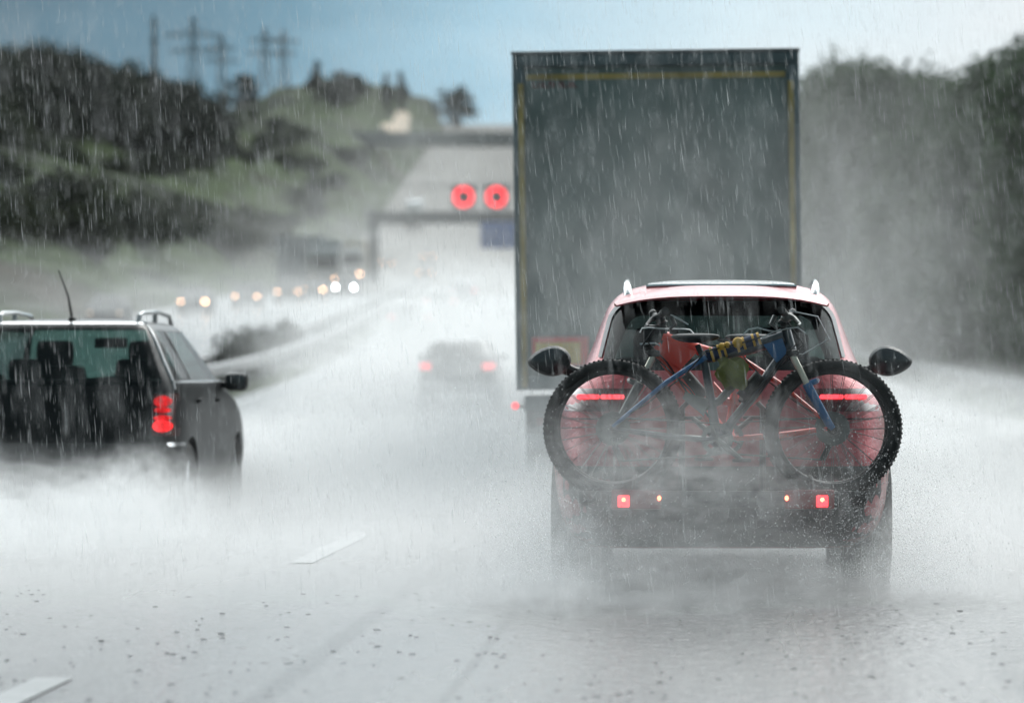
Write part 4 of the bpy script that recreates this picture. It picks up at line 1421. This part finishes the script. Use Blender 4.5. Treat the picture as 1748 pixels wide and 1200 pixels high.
def far_car(label, x, y, paint, lamp=None, facing=1, group=None, name='car', both=True):
    z = on_ground(x, y) + 0.03
    r_ = empty(name, (x, y, z), label, 'car', group, 0 if facing > 0 else math.pi)
    hd = math.atan2(-(curve(y + 4) - curve(y)), 4)
    pitch = math.atan2(road_z(y + 4) - road_z(y), 4)
    r_.rotation_euler = (pitch * facing, 0, (0 if facing > 0 else math.pi) - hd)
    if facing < 0:
        pass
    d = fbm.copy(); d.materials.append(paint)
    parts = [('body', d), ('rear_window', _rw), ('windscreen', _ws), ('side_window', _sw), ('wing_mirror', _mir[0]), ('wing_mirror', _mir[1])] + [('wheel', m_) for m_ in _tw]
    if facing > 0: parts += [('tail_light', m_) for m_ in _tl]
    for n, m_ in parts:
        o = bpy.data.objects.new(n, m_); COL.objects.link(o); o.parent = r_
    d.shade_smooth(); d.set_sharp_from_angle(angle=R(40))
    if facing < 0:
        for sg in (-1, 1):
            MB().ellipsoid((sg * .62, FAR.front(.62, .66) - .02, .66), (.085, .05, .065), 14, 10).build('headlight', lamp if (both or sg < 0) else M['head_dim'], r_)
    return r_


c = far_car('grey hatchback blurred by spray, left of the trailer', at(779, 640, 86).x, 86, M['dark_car'])
far_car('pale silver car lost in spray beyond the grey hatchback', at(700, 640, 150).x, 150, M['silver_paint'])
far_car('white car farthest ahead in the bright spray', at(750, 640, 190).x, 190, M['white_paint'])
far_car('faint dark car beyond the white one in the spray', at(790, 640, 235).x, 235, M['blue_paint'])


def oncoming(label, px, d, paint, lamp, both=True):
    far_car(label, at(px, 640, d).x, d, M['dull_paint'], lamp, -1, None, 'car', both)


oncoming('oncoming car with cold white headlights beside the gantry post', 592, 270, M['grey_paint'], M['head_white'])
oncoming('oncoming car with orange headlights left of the white pair', 540, 256, M['grey_paint'], M['head_warm'])
oncoming('oncoming grey car with faint orange headlights', 497, 246, M['grey_paint'], M['head_dim'])
oncoming('oncoming car half hidden by the median bushes', 428, 225, M['grey_paint'], M['head_dim'])
oncoming('oncoming car with one bright yellow headlight above the estate car', 340, 205, M['grey_paint'], M['head_warm'], False)
oncoming('unlit looking oncoming car above the roof rail of the estate car', 195, 172, M['dark_car'], M['lamp_faint'])
oncoming('oncoming car with faint lights far down below the signal gantry', 727, 400, M['white_paint'], M['head_dim'])
oncoming('oncoming car with faint lights right under the gantry beam', 732, 475, M['grey_paint'], M['head_dim'])
oncoming('oncoming car with faint lights between gantry post and beam', 662, 452, M['silver_paint'], M['head_dim'])


def lorry(label, px, d, cabm, boxm, ln=10):
    x = at(px, 640, d).x
    z = on_ground(x, d) + .03
    r_ = empty('lorry', (x, d, z), label, 'truck', None, 0)
    r_.rotation_euler = (math.atan2(road_z(d + 4) - road_z(d), 4), 0, -math.atan2(-(curve(d + 4) - curve(d)), 4))
    MB().box((0, 1.1, 1.9), (2.45, 2.1, 2.7), None, .15).build('cab', cabm, r_)
    MB().box((0, .04, 2.25), (2.15, .03, .95), None, .01).build('windscreen', M['plastic'], r_)
    MB().box((0, 2.6 + ln / 2, 2.5), (2.5, ln, 2.9), None, .03).build('cargo_box', boxm, r_)
    MB().box((0, 1.5 + ln / 2, .8), (1.1, ln + 1.5, .3), None, .03).build('chassis', M['trailer_frame'], r_)
    for sg in (-1, 1):
        MB().ellipsoid((sg * .95, .03, .95), (.12, .06, .09), 12, 8).build('headlight', M['head_dim'], r_)
        MB().box((sg * 1.4, .2, 2.3), (.2, .15, .55), None, .05).build('wing_mirror', M['plastic'], r_)
        for yy in (1.0, ln * .7 + 2, ln * .7 + 3.3): MB().lathe((sg * 1.05, yy, .5), [(.001, -.15), (.46, -.15), (.5, -.1), (.5, .1), (.46, .15), (.001, .15)], 'X', 20).build('wheel', M['rubber'], r_)


lorry('oncoming lorry with a beige load box left of the gantry post', 596, 345, M['white_paint'], pmat('beige box', (0.42, 0.38, 0.30), .6))
lorry('oncoming pale grey lorry with dark windscreen above the headlights', 552, 300, M['silver_paint'], M['silver_paint'], 7)
lorry('small white lorry far away under the gantry beam', 706, 560, M['white_paint'], M['silver_paint'])

# gantry with red ring signals
GD = 357
sg_ = F / GD
gx0 = at(638, 640, GD).x
gx1 = gx0 + 36
gz = on_ground(gx0, GD)
gant = empty('signal_gantry', (gx0, GD, gz), 'dark motorway gantry with beam over the road and two red ring signals', 'gantry')
zb = at(0, 372, GD).z - gz
mb = MB()
MB().box((0, 0, zb / 2 - .3), (1.0, .8, zb + .6), None, .04).build('post', M['dark_steel'], gant)
MB().box((36, 0, zb / 2 - .3), (1.0, .8, zb + .6), None, .04).build('post', M['dark_steel'], gant)
bm_ = MB()
for z in (zb - .45, zb + .45):
    for y in (-.4, .4): bm_.tube([(-.6, y, z), (36.6, y, z)], .14, 6)
n_ = 30
for i in range(n_):
    a = -.6 + 37.2 * i / n_; b2 = -.6 + 37.2 * (i + 1) / n_
    for y in (-.4, .4): bm_.tube([(a, y, zb - .45 if i % 2 else zb + .45), (b2, y, zb + .45 if i % 2 else zb - .45)], .08, 5)
bm_.box((18, .0, zb), (37, .1, .7))
bm_.build('beam', M['dark_steel'], gant)
for px in (792, 848):
    p = at(px, 337, GD)
    lx, lz = p.x - gx0, p.z - gz
    pn = MB().box((lx, -.5, lz), (2.1, .3, 2.1), None, .05).build('signal_panel', M['panel'], gant)
    MB().tube([(lx, -.5, lz - 1.0), (lx, -.3, zb)], .12, 6).build('bracket', M['dark_steel'], gant)
    MB().lathe((lx, -.66, lz), [(.64, -.012), (.92, -.012), (.92, .0), (.64, .0)], 'Y', 40, True).build('red_ring', M['signal_red'], pn)
p = at(852, 402, GD)
MB().box((p.x - gx0 + .4, -.62, p.z - gz), (4.2, .12, 2.5), None, .03).build('sign_panel', M['sign_blue'], gant)

# bridge over the motorway
BD = 750
bx0, bx1 = at(630, 640, BD).x, at(1010, 640, BD).x
bz = at(0, 243, BD).z
br = empty('bridge', (bx0, BD, bz), 'dark concrete bridge crossing high over the far motorway', 'bridge')
L_ = bx1 - bx0
MB().box((L_ / 2, 0, 0), (L_ + 6, 9, 1.5), None, .05).build('deck', M['bridge'], br)
MB().box((L_ / 2, -4.7, 1.2), (L_ + 6, .12, .9), None, .02).box((L_ / 2, 4.7, 1.2), (L_ + 6, .12, .9), None, .02).build('parapet', M['bridge'], br)
for x in (0.5, L_ - .5):
    gz = on_ground(bx0 + x, BD)
    MB().box((x, 0, (gz - 2 - bz) / 2 - .3), (1.4, 5, max(1, bz - gz + 2)), None, .1).build('pier', M['bridge'], br)


# ------------------------------------------------------------------ pylons and mast on the skyline
def pylon(label, px, d, top, armw, levels):
    x = at(px, 640, d).x
    z0 = on_ground(x, d)
    h = at(px, top, d).z - z0
    r_ = empty('pylon', (x, d, z0), label, 'pylon', None, R(8))
    b0, b1 = h * .10, h * .018
    tw = MB()
    lv = [0, .16, .31, .45, .57, .68, .78, .87, .94, 1.0]

    def cor(q, i):
        hw = b0 + (b1 - b0) * min(1, q * 1.25)
        sx_, sy_ = ((-1, -1), (1, -1), (1, 1), (-1, 1))[i]
        return Vector((sx_ * hw, sy_ * hw, q * h))
    for a, b in zip(lv, lv[1:]):
        for i in range(4):
            tw.tube([cor(a, i), cor(b, i)], .16, 4)
            tw.tube([cor(a, i), cor(b, (i + 1) % 4)], .08, 4)
            tw.tube([cor(b, i), cor(a, (i + 1) % 4)], .08, 4)
    tw.build('tower', M['pylon'], r_)
    for q, wf in levels:
        a_ = MB()
        hw = armw * wf / 2
        for y in (-.4, .4):
            a_.tube([(-hw, 0, q * h), (0, y, q * h + .05 * h), (hw, 0, q * h)], .11, 4)
            a_.tube([(-hw, 0, q * h), (0, y, q * h - .01), (hw, 0, q * h)], .11, 4)
        for u in (-.75, -.5, -.25, .25, .5, .75):
            a_.tube([(hw * u, 0, q * h), (hw * u, 0, q * h + .05 * h * (1 - abs(u)))], .07, 4)
            a_.tube([(hw * u, 0, q * h), (hw * u, 0, q * h - 1.2)], .07, 4)
        a_.build('cross_arm', M['pylon'], r_)


pylon('lattice pylon with two wide cross arms, between mast and smaller pylon', 330, 860, 30, 13.5, [(.84, 1.0), (.70, .8)])
pylon('smaller lattice pylon close to the right of the wide armed one', 378, 960, 62, 9, [(.88, .8), (.76, 1.0)])
pylon('left lattice pylon of the two standing right of the skyline gap', 452, 980, 48, 9.5, [(.86, .9), (.72, 1.0)])
pylon('right lattice pylon of the two standing right of the skyline gap', 484, 1000, 52, 8.5, [(.86, 1.0), (.72, .8)])
x = at(263, 640, 780).x
z0 = on_ground(x, 780)
h = at(263, 26, 780).z - z0
ms = empty('mast', (x, 780, z0), 'slim dark mast on the left ridge beside the pylons', 'mast')
MB().tube([(0, 0, -1), (0, 0, h * .6), (0, 0, h)], [.75, .6, .3], 10).build('pole', M['pylon'], ms)
for q in (.93, .8): MB().box((0, 0, h * q), (1.8, 1.8, .25), None, .05).build('platform', M['pylon'], ms)

# grey shed below the slope
d = 330
p = at(512, 640, d)
zs = on_ground(p.x, d)
sh = empty('shed', (p.x, d, zs), 'grey blue flat shed below the hillside above the headlights', 'shed')
zt = at(0, 405, d).z - zs
MB().box((0, 2, zt / 2 - .4), (3.9, 5, zt + .8), None, .04).build('wall', M['shed'], sh)
MB().box((0, 2, zt + .08), (4.2, 5.3, .16), None, .03).build('roof', M['trailer_frame'], sh)
MB().box((.9, -.52, 1.0), (1.0, .06, 2.0), None, .01).build('door', M['trailer_frame'], sh)


# ------------------------------------------------------------------ rain
def rainmat():
    m, t, o = newmat('falling rain')
    d = t.nodes.new('ShaderNodeBsdfDiffuse'); d.inputs[0].default_value = (.9, .92, .93, 1)
    tr = t.nodes.new('ShaderNodeBsdfTranslucent'); tr.inputs[0].default_value = (.9, .92, .93, 1)
    a = t.nodes.new('ShaderNodeMixShader'); a.inputs[0].default_value = .5
    tp_ = t.nodes.new('ShaderNodeBsdfTransparent')
    b = t.nodes.new('ShaderNodeMixShader'); b.inputs[0].default_value = .73
    t.links.new(d.outputs[0], a.inputs[1]); t.links.new(tr.outputs[0], a.inputs[2])
    t.links.new(tp_.outputs[0], b.inputs[2]); t.links.new(a.outputs[0], b.inputs[1])
    t.links.new(b.outputs[0], o.inputs['Surface'])
    return m


RAIN = rainmat()
rnd = random.Random(77)
vs, fs = [], []
NR = 40000
for i in range(NR):
    d = 11 + 34 * rnd.random() ** 0.85 if i % 18 else rnd.uniform(5.5, 11)
    px = rnd.uniform(-250, 2000); py = rnd.uniform(-120, 1250)
    p = at(px, py, d)
    if p.z < .1: continue
    big = rnd.random()
    ln = (.04 + .075 * big ** 2) * rnd.uniform(.7, 1.3)
    rd = .0007 + .0011 * big ** 4
    sl = Vector((.10 + .012 * p.x + .035 * rnd.gauss(0, 1), .05 * rnd.gauss(0, 1), -1)).normalized()
    a = sl.orthogonal().normalized(); b = sl.cross(a)
    k0 = len(vs)
    vs.append(p - sl * ln * .5)
    for q in (0, 2.094, 4.189): vs.append(p + sl * ln * .22 + (a * math.cos(q) + b * math.sin(q)) * rd)
    vs.append(p + sl * ln * .5)
    for j in range(3):
        j2 = (j + 1) % 3
        fs.append((k0, k0 + 1 + j2, k0 + 1 + j)); fs.append((k0 + 4, k0 + 1 + j, k0 + 1 + j2))
tag(link('rain', vs, fs, RAIN, None, True, 180), 'slanting pale raindrops falling all over the road', 'rain', None, 'stuff')

# little crowns of water where drops strike the road
SPL, t, o = newmat('splash water')
d_ = t.nodes.new('ShaderNodeBsdfPrincipled'); d_.inputs['Base Color'].default_value = (.06, .066, .07, 1); d_.inputs['Roughness'].default_value = .15
tp_ = t.nodes.new('ShaderNodeBsdfTransparent'); mxs = t.nodes.new('ShaderNodeMixShader'); mxs.inputs[0].default_value = .5
t.links.new(d_.outputs[0], mxs.inputs[1]); t.links.new(tp_.outputs[0], mxs.inputs[2]); t.links.new(mxs.outputs[0], o.inputs['Surface'])
vs, fs = [], []
for i in range(1500):
    y = 13.2 + 20 * rnd.random() ** 1.3
    x = rnd.uniform(-7.5, 5.5)
    r_ = .006 + .010 * rnd.random() ** 2
    h_ = r_ * rnd.uniform(.16, .34)
    k0 = len(vs)
    for q in range(8):
        a = q * math.pi / 4
        hh = h_ * rnd.uniform(.5, 1.3)
        vs += [(x + math.cos(a) * r_ * .8, y + math.sin(a) * r_ * .8, .028), (x + math.cos(a) * r_ * 1.25, y + math.sin(a) * r_ * 1.25, .031 + hh)]
    for q in range(8):
        q2 = (q + 1) % 8
        fs.append((k0 + 2 * q, k0 + 2 * q2, k0 + 2 * q2 + 1, k0 + 2 * q + 1))
tag(link('rain_splashes', vs, fs, SPL, None, True, 180), 'small splashes of raindrops striking the wet road', 'splash', None, 'stuff')

# flung droplets round the SUV's rear wheels
vs, fs = [], []
for i in range(9000):
    sg = rnd.choice((-1, 1, 1, 0))
    cx = SX + (sg * .82 if sg else rnd.uniform(-.8, .8)) + rnd.gauss(0, .22)
    cy = SD - .75 - abs(rnd.gauss(0, .7))
    cz = max(.06, .15 + abs(rnd.gauss(0, .38)))
    if cz > 1.3: continue
    r_ = .0012 + .0018 * rnd.random() ** 3
    k0 = len(vs)
    for q in ((1, 1, 1), (1, -1, -1), (-1, 1, -1), (-1, -1, 1)): vs.append((cx + q[0] * r_, cy + q[1] * r_, cz + q[2] * r_ * 1.3))
    fs += [(k0, k0 + 1, k0 + 2), (k0, k0 + 3, k0 + 1), (k0, k0 + 2, k0 + 3), (k0 + 1, k0 + 3, k0 + 2)]
tag(link('spray_droplets', vs, fs, RAIN, None, True, 180), 'fine white droplets flung up behind the red SUV', 'spray', None, 'stuff')


# ------------------------------------------------------------------ spray clouds and haze
def spray(label, c, r, dens, noise=2.2, sharp=1.3, hfall=0.0, contrast=1.0, flat=False, step=1.0):
    m, t, o = newmat('spray mist')
    pv = t.nodes.new('ShaderNodeVolumePrincipled')
    pv.inputs['Color'].default_value = (.97, .98, .985, 1)
    pv.inputs['Anisotropy'].default_value = 0.4
    t.links.new(pv.outputs[0], o.inputs['Volume'])
    tcn = t.nodes.new('ShaderNodeTexCoord')
    ln = t.nodes.new('ShaderNodeVectorMath'); ln.operation = 'LENGTH'
    t.links.new(tcn.outputs['Object'], ln.inputs[0])
    nz_ = t.nodes.new('ShaderNodeTexNoise'); nz_.inputs['Scale'].default_value = noise; nz_.inputs['Detail'].default_value = 6; nz_.inputs['Roughness'].default_value = .6
    t.links.new(tcn.outputs['Object'], nz_.inputs['Vector'])

    def mt(op, a, b=None):
        n = t.nodes.new('ShaderNodeMath'); n.operation = op
        for i, v in enumerate((a, b)):
            if v is None: continue
            if isinstance(v, (int, float)): n.inputs[i].default_value = v
            else: t.links.new(v, n.inputs[i])
        return n.outputs[0]
    rr = mt('ADD', ln.outputs['Value'], mt('MULTIPLY', mt('SUBTRACT', nz_.outputs['Fac'], .5), .55 * contrast))
    if flat:
        sx_ = t.nodes.new('ShaderNodeSeparateXYZ'); t.links.new(tcn.outputs['Object'], sx_.inputs[0])
        hx = mt('MAXIMUM', mt('ABSOLUTE', sx_.outputs['X']), mt('ABSOLUTE', sx_.outputs['Y']))
        fh = mt('MINIMUM', mt('MULTIPLY', mt('MAXIMUM', mt('SUBTRACT', 1.0, hx), 0.0), 4.0), 1.0)
        fv = mt('POWER', mt('MAXIMUM', mt('SUBTRACT', 1.0, sx_.outputs['Z']), 0.0), 1.5)
        f = mt('MULTIPLY', mt('MULTIPLY', fh, fv), mt('ADD', .4, mt('MULTIPLY', nz_.outputs['Fac'], 1.2)))
        t.links.new(mt('MULTIPLY', f, dens), pv.inputs['Density'])
        ob = MB().box((0, 0, .5), (2, 2, 1.06)).build('spray', m, None, False)
        ob.location = c; ob.scale = r
        tag(ob, label, 'spray', None, 'stuff')
        return ob
    f = mt('POWER', mt('MAXIMUM', mt('SUBTRACT', 1.0, rr), 0.0), sharp)
    # fade to nothing at the hull
    edge = mt('MINIMUM', mt('MULTIPLY', mt('MAXIMUM', mt('SUBTRACT', .97, ln.outputs['Value']), 0.0), 5.0), 1.0)
    f = mt('MULTIPLY', f, edge)
    n3 = t.nodes.new('ShaderNodeTexNoise'); n3.inputs['Scale'].default_value = noise * 3.1; n3.inputs['Detail'].default_value = 3; n3.inputs['Distortion'].default_value = 1.2
    t.links.new(tcn.outputs['Object'], n3.inputs['Vector'])
    hf = t.nodes.new('ShaderNodeMapRange'); hf.interpolation_type = 'SMOOTHSTEP'
    hf.inputs['From Min'].default_value = .36; hf.inputs['From Max'].default_value = .66
    hf.inputs['To Min'].default_value = max(.1, 1 - .55 * contrast); hf.inputs['To Max'].default_value = 1 + .45 * contrast
    t.links.new(n3.outputs['Fac'], hf.inputs['Value'])
    f = mt('MULTIPLY', f, hf.outputs[0])
    m.cycles.volume_step_rate = step
    f = mt('MULTIPLY', f, mt('ADD', 1 - .6 * contrast, mt('MULTIPLY', nz_.outputs['Fac'], 1.2 * contrast)))
    t.links.new(mt('MULTIPLY', f, dens), pv.inputs['Density'])
    ob = MB().ellipsoid((0, 0, 0), (1, 1, 1), 24, 14).build('spray', m)
    ob.location = c
    ob.scale = r
    tag(ob, label, 'spray', None, 'stuff')
    return ob


spray('dense white spray boiling up behind the black estate car', (-5.4, 26.2, -.25), (3.3, 3.6, 1.2), 3.6, 3.2, 2.2, 0, 1.9, False, .45)
spray('ragged plume off the right rear tyre of the estate car', (-4.05, 27.7, .05), (.8, 1.8, .8), 3.2, 2.4, 1.8, 0, 2.0, False, .5)
spray('ragged plume off the left rear tyre of the estate car', (-5.7, 27.4, .05), (.9, 1.7, .8), 2.6, 2.4, 1.8, 0, 2.0, False, .5)
spray('low spray along the right flank of the estate car', (-3.7, 31.5, -.1), (.7, 3.6, .75), 1.2, 2.0)
spray('spray thrown up behind the red SUV', (SX - .4, 19.3, -.1), (2.0, 2.1, .75), .85, 2.6, 1.9, 0, 1.8, False, .6)
spray('ragged plume off the left rear tyre of the red SUV', (SX - .95, 20.3, .1), (.55, 1.6, .75), 2.2, 2.4, 1.8, 0, 2.0, False, .5)
spray('ragged plume off the right rear tyre of the red SUV', (SX + 1.15, 20.6, .1), (.6, 1.6, .75), 1.6, 2.4, 1.8, 0, 2.0, False, .5)
spray('thin spray veil over the bicycles and tailgate of the SUV', (SX - .25, 19.75, .66), (1.2, .8, .62), 1.1, 2.8, 1.4, 0, 1.7)
spray('trailer spray hanging between the trailer and the SUV roof', (-.2, 31.3, .4), (3.2, 2.9, 3.9), .26, 2.6, 1.7, 0, 1.6)
spray('big cloud of spray on the right side of the trailer', (1.5, 46, 1.0), (3.2, 17, 5.6), .03, 2.6)
spray('low white spray on the road left of the trailer', (-2.9, 40, .0), (3.2, 12, 1.5), .5, 1.8)
spray('spray rolling out under the left corner of the trailer', (-1.7, 33.4, .3), (1.2, 2.2, 1.15), 1.1, 2.4, 1.8, 0, 1.6)
spray('bright spray bank around the blurred cars ahead', (-5.2, 109, 1.4), (7.0, 48, 3.2), .19, 1.8)
spray('low spray beyond the red SUV towards the right verge', (4.0, 62, .3), (4.0, 26, 1.3), .1, 2.0)
spray('thin mist of rain bouncing off the road surface', (-4.4, 47, 0), (8.4, 30.5, .62), .29, 3.0, 1.2, 0, .6, True)
spray('spray over the oncoming lanes', (-20, 185, 3.8), (11.5, 90, 3.3), .022, 2.0)
spray('spray drifting under the far signal gantry', (-27, 360, 11), (20, 130, 9), .009, 2.0)
spray('distant spray on the climbing motorway beyond the gantry', (-45, 640, 34), (22, 190, 16), .002, 1.6)

hz, t, o = newmat('rain haze')
pv = t.nodes.new('ShaderNodeVolumePrincipled')
pv.inputs['Color'].default_value = (.95, .97, .98, 1)
pv.inputs['Density'].default_value = 0.00004
pv.inputs['Anisotropy'].default_value = 0.1
t.links.new(pv.outputs[0], o.inputs['Volume'])
hb = MB().box((-20, 850, 72), (1260, 1900, 156)).build('haze', hz, None, False)
struct(hb, 'stuff')
